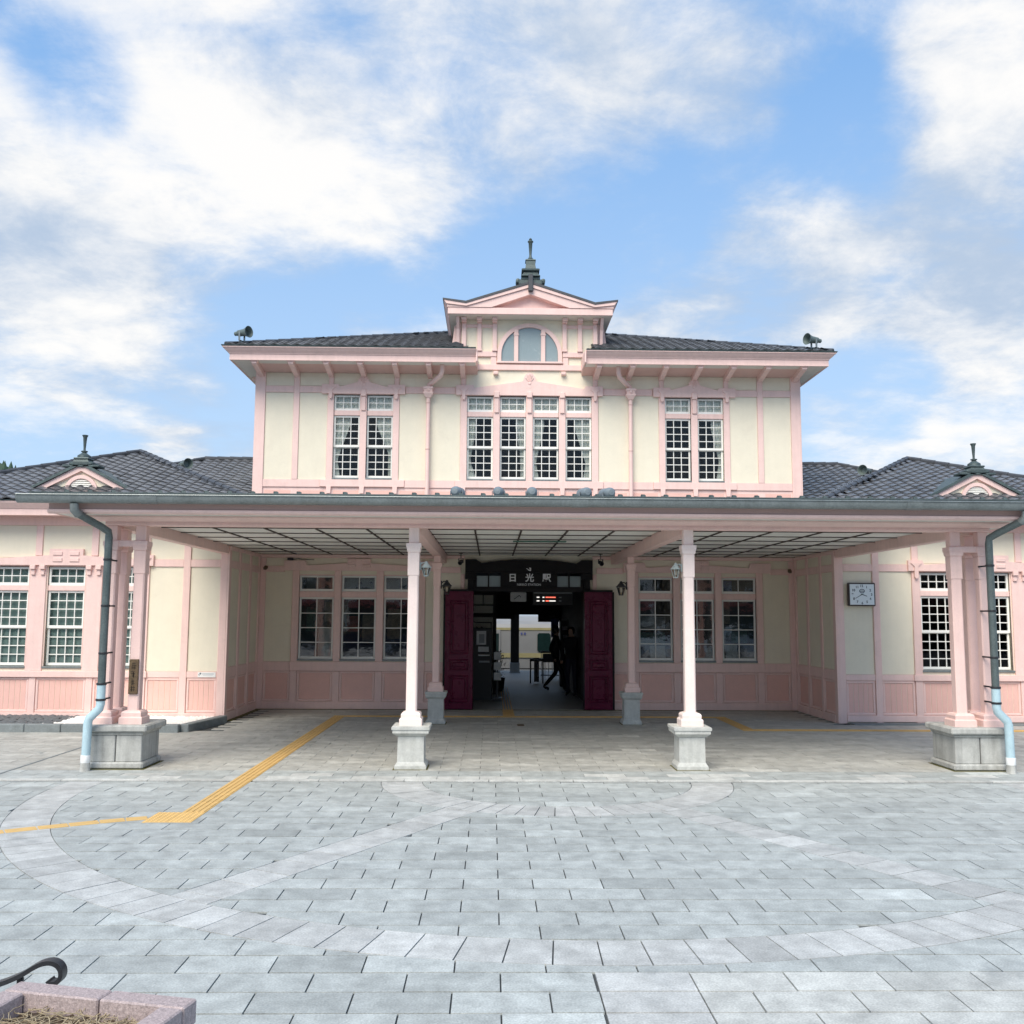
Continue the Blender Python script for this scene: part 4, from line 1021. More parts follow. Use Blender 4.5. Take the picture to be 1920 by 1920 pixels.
# slatted ceiling: boards between dark battens
ys = [12.48]+[13.0+.865*k for k in range(8)]+[19.80]
def bay(x0, x1, n):
    xs = [x0+(x1-x0)*k/n for k in range(n+1)]
    for a, b in zip(xs, xs[1:]):
        for c_, d in zip(ys, ys[1:]): cp('ceiling_panel', MB().box(a+.012, b-.012, c_+.012, d-.012, 3.142, 3.155), 'ceiling_board')
    for x in xs[1:-1]: cp('batten', MB().box(x-.012, x+.012, 12.48, 19.80, 3.126, 3.15), 'batten')
    for y_ in ys[1:-1]: cp('batten', MB().box(x0, x1, y_-.012, y_+.012, 3.129, 3.148), 'batten')
bay(-1.69, 1.69, 5)
for s in (-1, 1): bay(*( (1.85, 5.52) if s > 0 else (-5.52, -1.85)), 5)
cp('ceiling_edge', MB().box(-5.52, 5.52, 12.47, 19.80, 3.156, 3.17), 'hall_dark')
cp('light_panel', MB().box(-.42, .45, 15.62, 15.80, 3.105, 3.118), 'poster_green', label='dark green lamp housing set into the ceiling')
# columns
def column(x, y_, zb, zt, w=.068, cap=2.70, mt='pink'):
    h = w; c_ = .016
    def octa(hw, z): return [(x-hw+c_, y_-hw, z), (x+hw-c_, y_-hw, z), (x+hw, y_-hw+c_, z), (x+hw, y_+hw-c_, z), (x+hw-c_, y_+hw, z), (x-hw+c_, y_+hw, z), (x-hw, y_+hw-c_, z), (x-hw, y_-hw+c_, z)]
    m = MB(); rings = [(h, zb+.165), (h*.97, cap-.30)]; vs = []; fs = []
    for hw, z in rings: vs += octa(hw, z)
    for i in range(8): fs.append((i, (i+1) % 8, 8+(i+1) % 8, 8+i))
    fs += [tuple(range(7, -1, -1)), tuple(range(8, 16))]
    m.add(vs, fs).box(x-h-.006, x+h+.006, y_-h-.006, y_+h+.006, cap-.30, cap-.0, .008).box(x-h+.004, x+h-.004, y_-h+.004, y_+h-.004, cap+.115, zt, .006)
    col_ = cp('column', m, mt)
    ob('capital', MB().sq([(h+.006, cap-.002), (h+.012, cap+.005), (h+.018, cap+.03), (h+.018, cap+.055), (h+.026, cap+.056), (h+.026, cap+.115), (h+.0, cap+.116)], x, y_), mt, col_)
    ob('column_base', MB().sq([(h+.072, zb), (h+.072, zb+.075), (h+.062, zb+.088), (h+.058, zb+.09)], x, y_).sq([(h+.052, zb+.09), (h+.054, zb+.135), (h+.04, zb+.155), (h+.012, zb+.166)], x, y_), mt, col_)
    return col_
def plinth(x, y_, b, cap, h, mt='granite_light'):
    cp('moss', MB().box(x-b-.05, x+b+.05, y_-b-.055, y_+b+.05, -.004, .004), 'moss')  # moss strip, its dark ring also standing in for a contact shadow
    p = cp('plinth', MB().sq([(b+.032, 0), (b+.030, .045), (b+.004, .085), (b, .09), (b-.004, h-.125)], x, y_), mt)
    ob('plinth_cap', MB().sq([(b+.012, h-.124), (cap-.012, h-.085), (cap-.012, h-.045), (cap, h-.042), (cap, h-.008), (cap-.012, h)], x, y_), mt, p)
for s in (-1, 1):
    plinth(s*1.755, 12.345, .165, .235, .53); column(s*1.765, 12.345, .53, 3.016, mt='column_pale')
    plinth(s*1.735, 17.33, .14, .19, .56); column(s*1.745, 17.33, .56, 2.966, .062, 2.72)
    # outer groups: three columns on one long stone block
    x0, x1 = s*5.38-.32, s*5.38+.32
    cp('moss', MB().box(x0-.05, x1+.055, 12.10, 12.84, -.004, .004), 'moss')  # moss rim, dark all round to deepen the block's contact shadow too
    p = cp('plinth', MB().box(x0-.03, x1+.03, 12.13, 12.81, 0, .085, .02).box(x0, -.006+s*5.38, 12.16, 12.78, .085, .41, .008).box(.006+s*5.38, x1, 12.16, 12.78, .085, .41, .008), 'granite_old')
    ob('plinth_cap', MB().box(x0-.02, x1+.02, 12.14, 12.80, .411, .45, .01).box(x0-.07, x1+.07, 12.09, 12.85, .45, .535, .018), 'granite_old', p)
    for x, y_ in ((5.235, 12.35), (5.60, 12.35), (5.60, 12.71)): column(s*x, y_, .535, 3.016 if y_ < 12.4 else 2.987, .07)
    cp('tie_rail', MB().box(s*5.235, s*5.60, 12.265, 12.30, 2.745, 2.825, .006).box(s*5.60-.02, s*5.60+.02, 12.35, 12.71, 2.745, 2.82), 'pink')
# snow guards on the canopy roof
x = -6.1
sgm = MB().prism([(-.035, -.02), (.035, -.02), (.03, .045), (.012, .055), (-.03, .055)], 0, .012).prism([(.0, .0), (.17, .0), (.17, .012), (.0, .05)], -.03, -.018, 'x').mesh('snow_guard', 'pipe_dark')
while x < 6.2:
    o = ob('snow_guard', sgm, None, CN, loc=(x, 12.05, 3.385)); x += .29
# ================================================================== drainpipes
for s in (-1, 1):
    t = thing('drainpipe', 'grey metal drainpipe with pale blue foot beside the ' + ('left outer columns and wooden plaque' if s < 0 else 'right outer columns, near the wall clock'), 'drainpipe', (s*5.68, 12.0, 0), group='canopy drainpipes')
    ob('upper_pipe', MB().tube([(s*5.80, 11.60, 3.22), (s*5.80, 11.61, 3.15), (s*5.77, 11.68, 3.09), (s*5.60, 11.90, 2.97), (s*5.53, 11.99, 2.91), (s*5.525, 12.0, 2.84), (s*5.525, 12.0, 1.02)], .046, 14), 'pipe_dark', t, smooth=True)
    ob('elbow', MB().tube([(s*5.80, 11.60, 3.215), (s*5.80, 11.61, 3.14), (s*5.775, 11.675, 3.09)], .054, 14), 'gutter_metal', t, smooth=True)
    ob('lower_pipe', MB().tube([(s*5.525, 12.0, 1.05), (s*5.525, 12.0, .80), (s*5.535, 12.0, .745), (s*5.65, 12.0, .63), (s*5.665, 12.0, .58), (s*5.672, 12.0, .06)], .052, 14), 'pipe_blue', t, smooth=True)
    ob('white_band', MB().lathe([(.055, .10), (.057, .105), (.057, .185), (.055, .19)], s*5.672, 12.0, 14), 'pipe_white', t, smooth=True)
    ob('foot', MB().lathe([(.07, -.01), (.058, .01), (.056, .10), (.05, .101)], s*5.672, 12.0, 14), 'granite_old', t, smooth=True)
    for z in (2.55, 1.98, 1.40, 1.03, .84):
        r_ = .058 if z < 1.1 else .051
        ob('clamp', MB().lathe([(r_, z), (r_+.003, z+.004), (r_+.003, z+.022), (r_, z+.026)], s*5.525, 12.0, 14).box(s*5.525-.01, s*5.525+.01, 12.04, 12.28, z+.003, z+.022), 'black_metal', t)
# ================================================================== fittings on the building
def orient(o, rz=0, rx=0): o.rotation_euler = (rx, 0, rz); return o
# floodlights on the canopy roof, aimed back at the facade
names = ['leftmost of the five grey floodlights on the canopy roof', 'second grey floodlight from the left on the canopy roof', 'middle grey floodlight on the canopy roof, under the centre windows', 'fourth grey floodlight from the left on the canopy roof', 'rightmost of the five grey floodlights on the canopy roof']
for i, (x, rz) in enumerate(((-1.235, -.22), (-.685, -.12), (-.245, 0), (.462, .2), (.767, .28))):
    t = thing('floodlight', names[i], 'floodlight', (x, 12.55, 3.375), rz, 'canopy floodlights'); t.scale = (.86,)*3
    ob('housing', MB().lathe([(.0, -.13), (.045, -.125), (.075, -.09), (.082, -.04), (.084, .09), (.088, .10), (.088, .12), (.07, .12)], 0, 0, 18, 'y', .165), 'flood_grey', t, smooth=True, world=False)
    ob('visor', MB().lathe([(.088, .12), (.09, .19), (.086, .19), (.084, .12)], 0, 0, 18, 'y', .165), 'flood_grey', t, smooth=True, world=False)
    ob('yoke', MB().box(-.1, -.092, -.02, .02, .03, .18).box(.092, .1, -.02, .02, .03, .18).box(-.1, .1, -.02, .02, .022, .03), 'flood_grey', t, world=False)
    ob('foot', MB().box(-.06, .06, -.05, .05, -.01, .022, .004), 'pipe_dark', t, world=False)
# loudspeakers
def speaker(loc, rz, label, rx=0, s_=1.0):
    t = thing('loudspeaker', label, 'loudspeaker', loc, rz, 'horn loudspeakers on the roofs'); t.scale = (s_, s_, s_)
    ob('horn', MB().lathe([(.0, .20), (.055, .20), (.075, .17), (.08, .08), (.085, .0), (.10, -.06), (.13, -.13), (.14, -.15), (.125, -.145), (.075, -.02), (.02, -.01)], 0, 0, 20, 'y', .25), 'speaker_grey', t, smooth=True, world=False)
    ob('driver', MB().lathe([(.05, .20), (.05, .27), (.035, .285), (0, .285)], 0, 0, 14, 'y', .25), 'speaker_grey', t, smooth=True, world=False)
    ob('bracket', MB().box(-.09, -.08, .04, .09, .06, .26).box(.08, .09, .04, .09, .06, .26).box(-.09, .09, .04, .09, .05, .06).tube([(0, .065, -.12), (0, .065, .055)], .014, 8).tube([(-.16, .0, .0), (.18, .0, -.02)], .01, 6), 'gutter_metal', t, world=False)
    return t
speaker((-5.83, 19.1, 7.37), R(62), 'grey horn loudspeaker at the left end of the upper roof', s_=.86)
speaker((5.77, 19.1, 7.36), R(-66), 'grey horn loudspeaker at the right end of the upper roof', s_=.86)
speaker((-7.16, 19.9, 4.80), R(48), 'grey horn loudspeaker on the hip of the left wing roof', s_=.80)
speaker((7.10, 19.9, 4.79), R(-48), 'grey horn loudspeaker on the hip of the right wing roof', s_=.80)
# lanterns
def lantern(x, y_, z, s, label, body, k, group):
    t = thing('lantern', label, 'lantern', (x, y_, z), 0 if s > 0 else math.pi, group); t.scale = (k, k, k)
    ob('wall_bracket', MB().box(0, .025, -.03, .03, -.13, .02, .006).tube([(.02, 0, -.02), (.06, 0, .01), (.10, 0, .0), (.115, 0, -.03)], .012, 8), body, t, world=False)
    ob('lamp_roof', MB().lathe([(.095, -.085), (.098, -.075), (.075, -.055), (.05, -.02), (.03, .0), (.028, .02), (.0, .04)], .115, 0, 6), body, t, world=False)
    ob('lamp_glass', MB().lathe([(.038, -.225), (.075, -.09)], .115, 0, 6), 'lamp_glass', t, world=False)
    fr = MB()
    for i in range(6): a = 2*math.pi*i/6; fr.tube([(.115+.04*math.cos(a), .04*math.sin(a), -.225), (.115+.078*math.cos(a), .078*math.sin(a), -.087)], .006, 5)
    fr.lathe([(.03, -.24), (.046, -.235), (.046, -.222), (.03, -.22)], .115, 0, 6); ob('lamp_frame', fr, body, t, world=False)
    ob('bulb', MB().lathe([(.0, -.19), (.022, -.175), (.024, -.13), (.012, -.10), (0, -.09)], .115, 0, 8), 'paper', t, smooth=True, world=False)
lantern(-1.69, 12.345, 2.565, 1, 'pale grey lantern on the left inner front column', 'lantern_white', .72, 'pale lanterns on the front columns')
lantern(1.69, 12.345, 2.565, -1, 'pale grey lantern on the right inner front column', 'lantern_white', .72, 'pale lanterns on the front columns')
lantern(-1.68, 17.33, 2.50, 1, 'black lantern on the rear column left of the doorway', 'black_metal', .95, 'black lanterns by the doorway')
lantern(1.68, 17.33, 2.50, -1, 'black lantern on the rear column right of the doorway', 'black_metal', .95, 'black lanterns by the doorway')
# spotlights under the ceiling
for s in (-1, 1):
    t = thing('spotlight', 'small black ceiling spotlight above the ' + ('left' if s < 0 else 'right') + ' side of the doorway', 'spotlight', (s*1.37, 18.8, 3.11), R(20*s), 'ceiling spotlights by the doorway')
    ob('stem', MB().lathe([(.04, -.01), (.04, .0)], 0, 0, 12).tube([(0, 0, 0), (0, 0, -.10)], .009, 6).box(-.05, -.042, -.015, .015, -.19, -.1).box(.042, .05, -.015, .015, -.19, -.1).box(-.05, .05, -.015, .015, -.105, -.097), 'black_metal', t, world=False)
    h = ob('lamp_head', MB().lathe([(.0, .07), (.025, .065), (.04, .02), (.045, -.06), (.035, -.06), (.03, 0)], 0, 0, 14, 'y'), 'black_metal', t, smooth=True, world=False, loc=(0, 0, -.17)); h.rotation_euler = (R(25), 0, 0)
# wall clock
t = thing('wall_clock', 'square white clock in a dark frame on the right wing wall', 'clock', (5.97, YW-.035, 2.32))
ob('case', MB().box(-.25, .25, -.065, .0, -.21, .21, .008).box(-.225, .225, -.075, -.06, -.19, .19, .004), 'clock_case', t, world=False)
ob('dial', MB().box(-.222, .222, -.079, -.074, -.187, .187), 'clock_face', t, world=False)
for h_ in range(1, 13):
    a = R(90-30*h_); r_ = .155; sxx = 1.12
    me = text_mesh(str(h_), .062, ext=.0012); me.materials.clear(); me.materials.append(M['ink'])
    bb = [v.co for v in me.vertices]; my = (max(v.y for v in bb)+min(v.y for v in bb))/2; mx_ = (max(v.x for v in bb)+min(v.x for v in bb))/2
    me.transform(Matrix.Translation((r_*math.cos(a)*sxx, -.0805, r_*math.sin(a))) @ Matrix.Rotation(R(90), 4, 'X') @ Matrix.Translation((-mx_, -my, 0)))
    ob('numeral', me, None, t, world=False)
def hand(name, ang, ln, wd):
    a = R(90-ang); d = Vector((math.cos(a), 0, math.sin(a))); nrm = Vector((-math.sin(a), 0, math.cos(a)))
    p = [d*-.025+nrm*wd, d*-.025-nrm*wd, d*ln-nrm*wd*.7, d*ln+nrm*wd*.7]
    ob(name, MB().add([(v.x, -.083, v.z) for v in p]+[(v.x, -.085, v.z) for v in p], [(0, 1, 2, 3), (7, 6, 5, 4), (0, 4, 5, 1), (1, 5, 6, 2), (2, 6, 7, 3), (3, 7, 4, 0)]), 'ink', t, world=False)
hand('hour_hand', 110, .095, .008); hand('minute_hand', 240, .145, .006)
m = MB(); n = 24; vs = []; fs = []
for k in range(n):
    a = 2*math.pi*k/n; vs += [(.052*math.cos(a), -.081, .062+.038*math.sin(a)), (.038*math.cos(a), -.081, .062+.025*math.sin(a))]
fs = [(2*k, 2*((k+1) % n), 2*((k+1) % n)+1, 2*k+1) for k in range(n)]
ob('emblem', m.add(vs, fs).box(-.034, .034, -.0815, -.080, .048, .058).box(-.028, .028, -.0815, -.080, .066, .072), 'ink', t, world=False)
# wooden plaque and white plate
t = thing('wooden_plaque', 'tall weathered wooden plaque with dark characters on the left outer column', 'plaque', (-5.235, 12.27, .84))
ob('board', MB().box(-.058, .058, -.022, .006, .06, .49, .005), 'plaque_wood', t, world=False)
rp = random.Random(5); m = MB()
for zc_, nst in ((.40, 6), (.30, 6), (.205, 5), (.13, 5)):
    for k in range(nst):
        if k % 2: m.box(-.026+rp.uniform(-.006, .01), .022+rp.uniform(-.01, .008), -.0245, -.021, zc_-.032+.014*k, zc_-.026+.014*k)
        else: x = rp.uniform(-.02, .018); m.box(x-.003, x+.003, -.0245, -.021, zc_-.035, zc_+.03)
ob('painted_strokes', m, 'plaque_ink', t, world=False)
t = thing('name_plate', 'small white plate on the pink rail of the left wing', 'sign', (-5.83, YW-.03, .765))
ob('plate', MB().box(-.165, .15, -.006, .003, .012, .10), 'sign_white', t, world=False)
ob('emblem', MB().lathe([(.016, -.0085), (.016, -.006)], -.118, 0, 12, 'y', .076).box(-.15, -.125, -.008, -.005, .045, .055).box(-.15, -.142, -.008, -.005, .045, .068), 'ink', t, world=False)
ob('printed_line', MB().box(-.09, .12, -.008, -.005, .062, .080).box(-.07, .10, -.008, -.005, .044, .050), 'grey_print', t, world=False)
# cameras high in the corners of the recess
for s in (-1, 1):
    t = thing('security_camera', 'small dark camera in the upper ' + ('left' if s < 0 else 'right') + ' corner of the recess', 'camera', (s*5.40, YB-.12, 2.83), 0, 'corner cameras')
    ob('mount', MB().box(-.02, .02, -.02, .09, -.015, .015, .004), 'black_metal', t, world=False)
    b = ob('camera_body', MB().box(-.035, .035, -.13, .0, -.03, .03, .01).lathe([(.022, -.145), (.024, -.13)], 0, 0, 10, 'y'), 'plaque_wood', t, world=False); b.rotation_euler = (R(-12), 0, R(-25*s))
t = thing('cable_box', 'dark junction box with a cable above the left window pediment', 'cable', (-4.86, YB-.045, 3.02))
ob('box', MB().box(-.1, .02, -.03, .004, -.012, .035, .004), 'black_metal', t, world=False); ob('cable', MB().tube([(.02, -.01, .0), (.12, -.012, .022), (.22, -.012, .002), (.38, -.012, .0), (.45, -.012, -.0)], .006, 6), 'black_metal', t, world=False)
# floor plate before the door
tag(ob('floor_plate', MB().box(-.30, -.18, 16.92, 17.18, .001, .008, .002), 'plaque_wood'), 'small rusty floor plate in the paving before the doorway', 'floor plate')

# ================================================================== planter and handrail
t = thing('planter', 'pink granite planter box with dry roots in the bottom left corner', 'planter', (-1.87, 3.845, 0), R(-13.5))
W_, D_, H_, rim = .77, 1.15, .45, .085
def gb_(a0, a1, b0, b1, z0, z1): return ob('stone_block', MB().box(a0, a1, b0, b1, z0, z1, .006), 'pink_granite', t, world=False)
for z0, z1 in ((0, .195), (.20, .355)):
    gb_(-W_+.01, -.39, -rim, -.01, z0, z1); gb_(-.384, -.01, -rim, -.01, z0, z1)
    for k in range(3):
        gb_(-rim, -.01, -rim-.006-.35*(k+1)+.006, -rim-.006-.35*k, z0, z1); gb_(-W_+.01, -W_+rim, -rim-.006-.35*(k+1)+.006, -rim-.006-.35*k, z0, z1)
gb_(-W_, -.36, -rim-.01, 0, .36, H_); gb_(-.354, 0, -rim-.01, 0, .36, H_)
for k in range(2): gb_(-rim-.01, 0, -rim-.016-.52*(k+1)+.006, -rim-.016-.52*k, .36, H_); gb_(-W_, -W_+rim+.01, -rim-.016-.52*(k+1)+.006, -rim-.016-.52*k, .36, H_)
rs = random.Random(3); sv = []; nx, ny = 26, 34
for j in range(ny+1):
    for i in range(nx+1): sv.append((-W_+rim+(W_-2*rim)*i/nx, -rim-(D_-rim)*j/ny, .375+rs.uniform(-.012, .014)))
ob('soil', MB().add(sv, [(j*(nx+1)+i, j*(nx+1)+i+1, (j+1)*(nx+1)+i+1, (j+1)*(nx+1)+i) for j in range(ny) for i in range(nx)]), 'soil', t, smooth=True, world=False, fix=False)
m = MB()
for k in range(620):
    x, y_ = rs.uniform(-W_+rim+.02, -rim-.02), rs.uniform(-.95, -rim-.02); a = rs.uniform(0, 6.28); z = .383+rs.uniform(0, .02); pth = []; st = rs.uniform(.012, .032); cu = rs.uniform(-.5, .5)
    for q_ in range(7):
        pth.append((min(-rim-.004, max(-W_+rim+.004, x)), min(-rim-.004, y_), z)); x += math.cos(a)*st; y_ += math.sin(a)*st; a += cu+rs.uniform(-.6, .6); z += rs.uniform(-.006, .008)
    m.tube(pth, rs.uniform(.0010, .0024), 4)
ob('dry_roots', m, 'straw', t, smooth=True, world=False, fix=False, kind='stuff')
t = thing('iron_handrail', 'black wrought iron rail with a curled end behind the planter', 'handrail', (-3.1, 4.2, 0))
pth = [(-3.6, 4.2, .16), (-3.2, 4.2, .27), (-2.9, 4.2, .345), (-2.78, 4.2, .378), (-2.70, 4.2, .410), (-2.65, 4.2, .440), (-2.615, 4.2, .457), (-2.58, 4.2, .463), (-2.552, 4.2, .455), (-2.535, 4.2, .437), (-2.53, 4.2, .415), (-2.536, 4.2, .395), (-2.553, 4.2, .382), (-2.573, 4.2, .383), (-2.582, 4.2, .394)]
p0_ = [Vector(p) for p in pth]; pp = []
for i in range(len(p0_)-1):
    a, b, c_, d = p0_[max(0, i-1)], p0_[i], p0_[i+1], p0_[min(len(p0_)-1, i+2)]
    for k in range(4): u = k/4; pp.append(.5*((2*b)+(c_-a)*u+(2*a-5*b+4*c_-d)*u*u+(3*b-a-3*c_+d)*u**3))
pp.append(p0_[-1]); m = MB(); vs = []; fs = []
for i, p in enumerate(pp):
    tg = (pp[min(i+1, len(pp)-1)]-pp[max(0, i-1)]).normalized(); nr = Vector((-tg.z, 0, tg.x)); hw, ht = .024, .009
    vs += [tuple(p+nr*ht+Vector((0, -hw, 0))), tuple(p+nr*ht+Vector((0, hw, 0))), tuple(p-nr*ht+Vector((0, hw, 0))), tuple(p-nr*ht+Vector((0, -hw, 0)))]
for i in range(len(pp)-1):
    for k in range(4): fs.append((4*i+k, 4*i+(k+1) % 4, 4*i+4+(k+1) % 4, 4*i+4+k))
fs += [(3, 2, 1, 0), tuple(4*(len(pp)-1)+k for k in range(4))]
ob('rail', m.add(vs, fs), 'black_metal', t, smooth=True); ob('post', MB().box(-3.12, -3.08, 4.18, 4.22, 0, .295, .004), 'black_metal', t); ob('post', MB().box(-2.715, -2.69, 4.19, 4.21, 0, .40, .004), 'black_metal', t)

# ================================================================== inside the hall and beyond
struct(ob('hall_floor', MB().box(-1.30, 1.30, YB-.02, 29.2, -.03, .006), 'hall_floor'))
struct(ob('platform', MB().box(-14, 14, 29.2, 34.6, -.6, -.002), 'hall_floor'))
hw = thing('hall_interior', 'dark timber and cream walls of the passage seen through the doorway', 'passage', (0, 24.5, 0))
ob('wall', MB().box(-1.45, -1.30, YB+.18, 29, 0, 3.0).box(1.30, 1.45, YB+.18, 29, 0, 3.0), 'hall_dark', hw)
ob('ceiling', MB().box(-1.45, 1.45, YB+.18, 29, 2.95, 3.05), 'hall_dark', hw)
ob('beam', MB().box(-1.30, 1.30, 28.7, 28.95, 1.93, 2.95).box(.62, 1.30, 28.6, 28.69, 1.72, 1.93).box(-.75, -.08, 28.6, 28.69, 1.80, 1.93), 'hall_dark', hw)
ob('partition', MB().box(-1.30, -.72, 23.6, 23.7, 0, 2.6), 'hall_cream', hw)
ob('partition_trim', MB().box(-.72, -.64, 23.55, 23.72, 0, 2.6).box(-1.30, -.72, 23.57, 23.6, 1.86, 1.96).box(-1.30, -.72, 23.57, 23.6, 2.14, 2.17).box(-.98, -.96, 23.57, 23.6, 2.17, 2.4).box(-1.30, -.72, 23.57, 23.6, 2.4, 2.6), 'hall_dark', hw)
# outline board on the partition
t = thing('map_board', 'cream notice board with a black outline on the passage wall', 'notice board', (-1.0, 23.59, 1.3))
ob('board', MB().box(-.30, .27, -.03, -.005, .06, .52), 'hall_cream', t, world=False)
ob('outline', MB().box(-.30, .24, -.038, -.03, .08, .10).box(.22, .24, -.038, -.03, .10, .44).box(-.15, .22, -.038, -.03, .42, .44).prism([(-.30, .50), (-.15, .42), (-.15, .44), (-.30, .52)], -.038, -.03), 'hall_dark', t, world=False)
for x in (-.26, -.12, .0): ob('marking', MB().box(x-.02, x+.025, -.036, -.03, .30, .315).box(x-.004, x+.008, -.036, -.03, .275, .34).box(x-.025, x+.03, -.036, -.03, .275, .285), 'hall_dark', t, world=False)
t = thing('ticket_machine', 'dark ticket machine with pale notices inside the doorway on the left', 'machine', (-.98, 22.3, 0))
ob('cabinet', MB().box(-.26, .24, -.3, .3, 0, 1.62, .01), 'cabinet', t, world=False)
ob('notice', MB().box(-.12, .10, -.308, -.3, 1.24, 1.55), 'paper', t, world=False); ob('picture', MB().box(-.06, .06, -.312, -.308, 1.28, 1.48), 'carton', t, world=False)
ob('notice', MB().box(-.08, .16, -.306, -.3, 1.08, 1.20), 'paper', t, world=False); ob('tray', MB().box(-.08, .18, -.35, -.3, .99, 1.02), 'paper', t, world=False); ob('notice', MB().box(-.06, .18, -.306, -.3, .84, .88), 'carton', t, world=False)
t = thing('hanging_clock', 'white clock sign hanging inside the doorway', 'clock', (-.167, 21.5, 2.21))
ob('face', MB().box(-.18, .18, -.03, .03, 0, .215, .02), 'paper', t, world=False); ob('hands', MB().prism([(-.10, .06), (.02, .15), (.03, .14), (-.09, .05)], -.036, -.031).prism([(.02, .15), (.06, .10), (.05, .095), (.015, .14)], -.036, -.031), 'ink', t, world=False); ob('hanger', MB().tube([(-.1, 0, .21), (-.1, 0, .76)], .008, 6).tube([(.1, 0, .21), (.1, 0, .76)], .008, 6), 'black_metal', t, world=False)
t = thing('departure_board', 'black departure board with red and white lights inside the doorway', 'board', (.60, 21.5, 2.13))
ob('case', MB().box(-.45, .45, -.06, .06, 0, .30, .01).box(-.45, .45, -.07, -.06, .255, .30), 'cabinet', t, world=False); ob('top_strip', MB().box(-.43, .43, -.074, -.07, .265, .29), 'carton', t, world=False)
for z in (.17, .09):
    for x0, x1, mm in ((-.36, -.30, 'led_white'), (-.23, -.19, 'led_white'), (-.16, -.09, 'led_red'), (-.08, .06, 'led_red' if z > .1 else 'led_white'), (.13, .19, 'grey_print')): ob('display_line', MB().box(x0, x1, -.066, -.06, z, z+.022), mm, t, world=False)
ob('hanger', MB().tube([(-.3, 0, .3), (-.3, 0, .84)], .01, 6).tube([(.3, 0, .3), (.3, 0, .84)], .01, 6), 'black_metal', t, world=False)
# platform roof, pillar, railing
pr_ = thing('platform_roof', 'dark platform roof beyond the passage', 'roof', (0, 31.5, 0)); ob('roof', MB().box(-12, 12, 29.3, 32.2, 3.3, 3.45), 'hall_dark', pr_)
for x in (-9, -4.6, 4.6, 9): ob('roof_post', MB().box(x-.1, x+.1, 31.8, 32, 0, 3.3), 'hall_dark', pr_)
t = thing('platform_pillar', 'dark pillar on a pale stone base on the platform', 'pillar', (.03, 32.6, 0))
ob('shaft', MB().box(-.14, .14, -.14, .14, .34, 3.3, .01), 'hall_dark', t, world=False); ob('stone_base', MB().sq([(.19, 0), (.16, .05), (.16, .33), (.15, .34)]), 'stone_base', t, world=False)
t = thing('barrier', 'dark two-legged barrier with a pale plate on the platform', 'barrier', (.53, 27.4, 0))
for x in (-.18, .17): ob('leg', MB().box(x-.02, x+.02, -.02, .02, 0, .66), 'black_metal', t, world=False)
ob('crossbar', MB().box(-.2, .2, -.02, .02, .62, .70).box(-.08, .06, -.02, .02, .05, .62), 'black_metal', t, world=False); ob('plate', MB().box(-.10, .08, -.03, -.02, .64, .72).box(.0, .06, -.03, -.021, .2, .56), 'carton', t, world=False)
t = thing('railing', 'pale upright railing in front of the train', 'railing', (1.1, 29.4, 0))
ob('rail', MB().box(-.36, .36, -.02, .02, .78, .84).box(-.36, .36, -.02, .02, .10, .13).box(-.30, .30, -.012, .012, .50, .76), 'black_metal', t, world=False)
for k in range(7): ob('bar', MB().box(-.34+.11*k-.009, -.34+.11*k+.009, -.01, .01, 0, .78), 'paper', t, world=False)
t = thing('round_sign', 'round pale sign on a post beside the walking person', 'sign', (1.12, 24.3, 0))
ob('disc', MB().lathe([(.0, -.02), (.085, -.02), (.085, .0), (0, .0)], 0, 0, 20, 'y', 1.03), 'paper', t, world=False); ob('post', MB().tube([(0, .01, 0), (0, .01, 1.0)], .012, 8).lathe([(.12, 0), (.12, .02), (.02, .03)], 0, 0, 14), 'black_metal', t, world=False)
t = thing('vending_machine', 'dark machine with a pale panel standing beyond the right door', 'machine', (1.28, 26.4, 0))
ob('cabinet', MB().box(-.18, .26, -.2, .2, 0, 1.78, .01), 'cabinet', t, world=False); ob('panel', MB().box(-.10, .06, -.206, -.2, .95, 1.40), 'carton', t, world=False); ob('header', MB().box(-.12, .06, -.206, -.2, 1.52, 1.62), 'carton', t, world=False)
t = thing('banner', 'dark blue banner hanging at the end of the passage', 'banner', (1.10, 28.4, 1.15))
ob('cloth', MB().box(-.11, .11, -.01, .01, .12, .66), 'poster_blue', t, world=False); ob('rod', MB().tube([(-.13, 0, .66), (.13, 0, .66)], .01, 6).tube([(0, 0, .66), (0, 0, .80)], .006, 6), 'black_metal', t, world=False)
t = thing('potted_plant', 'potted plant with pinkish flowers inside the doorway on the left', 'plant', (-.60, 24.6, 0))
ob('pot', MB().lathe([(.12, 0), (.16, .03), (.19, .30), (.20, .34), (.17, .34), (.16, .28)], 0, 0, 14), 'cabinet', t, smooth=True, world=False)
rq = random.Random(21); ml, mf = MB(), MB()
for k in range(150):
    a, r_, z = rq.uniform(0, 6.28), rq.uniform(.02, .24), rq.uniform(.34, .98); p = Vector((r_*math.cos(a), r_*math.sin(a), z)); d = Vector((math.cos(a), math.sin(a), rq.uniform(-.2, .7))).normalized()*rq.uniform(.05, .10); n_ = d.cross(Vector((0, 0, 1))).normalized()*.03
    (mf if k % 3 == 0 else ml).add([tuple(p), tuple(p+d*.5+n_), tuple(p+d), tuple(p+d*.5-n_)], [(0, 1, 2, 3)])
for k in range(7): a = k*.9; ml.tube([(0, 0, .3), (.08*math.cos(a), .08*math.sin(a), .6), (.16*math.cos(a), .16*math.sin(a), .9)], .006, 5)
ob('leaves', ml, 'leaf', t, world=False, fix=False); ob('flowers', mf, 'bloom', t, world=False, fix=False)
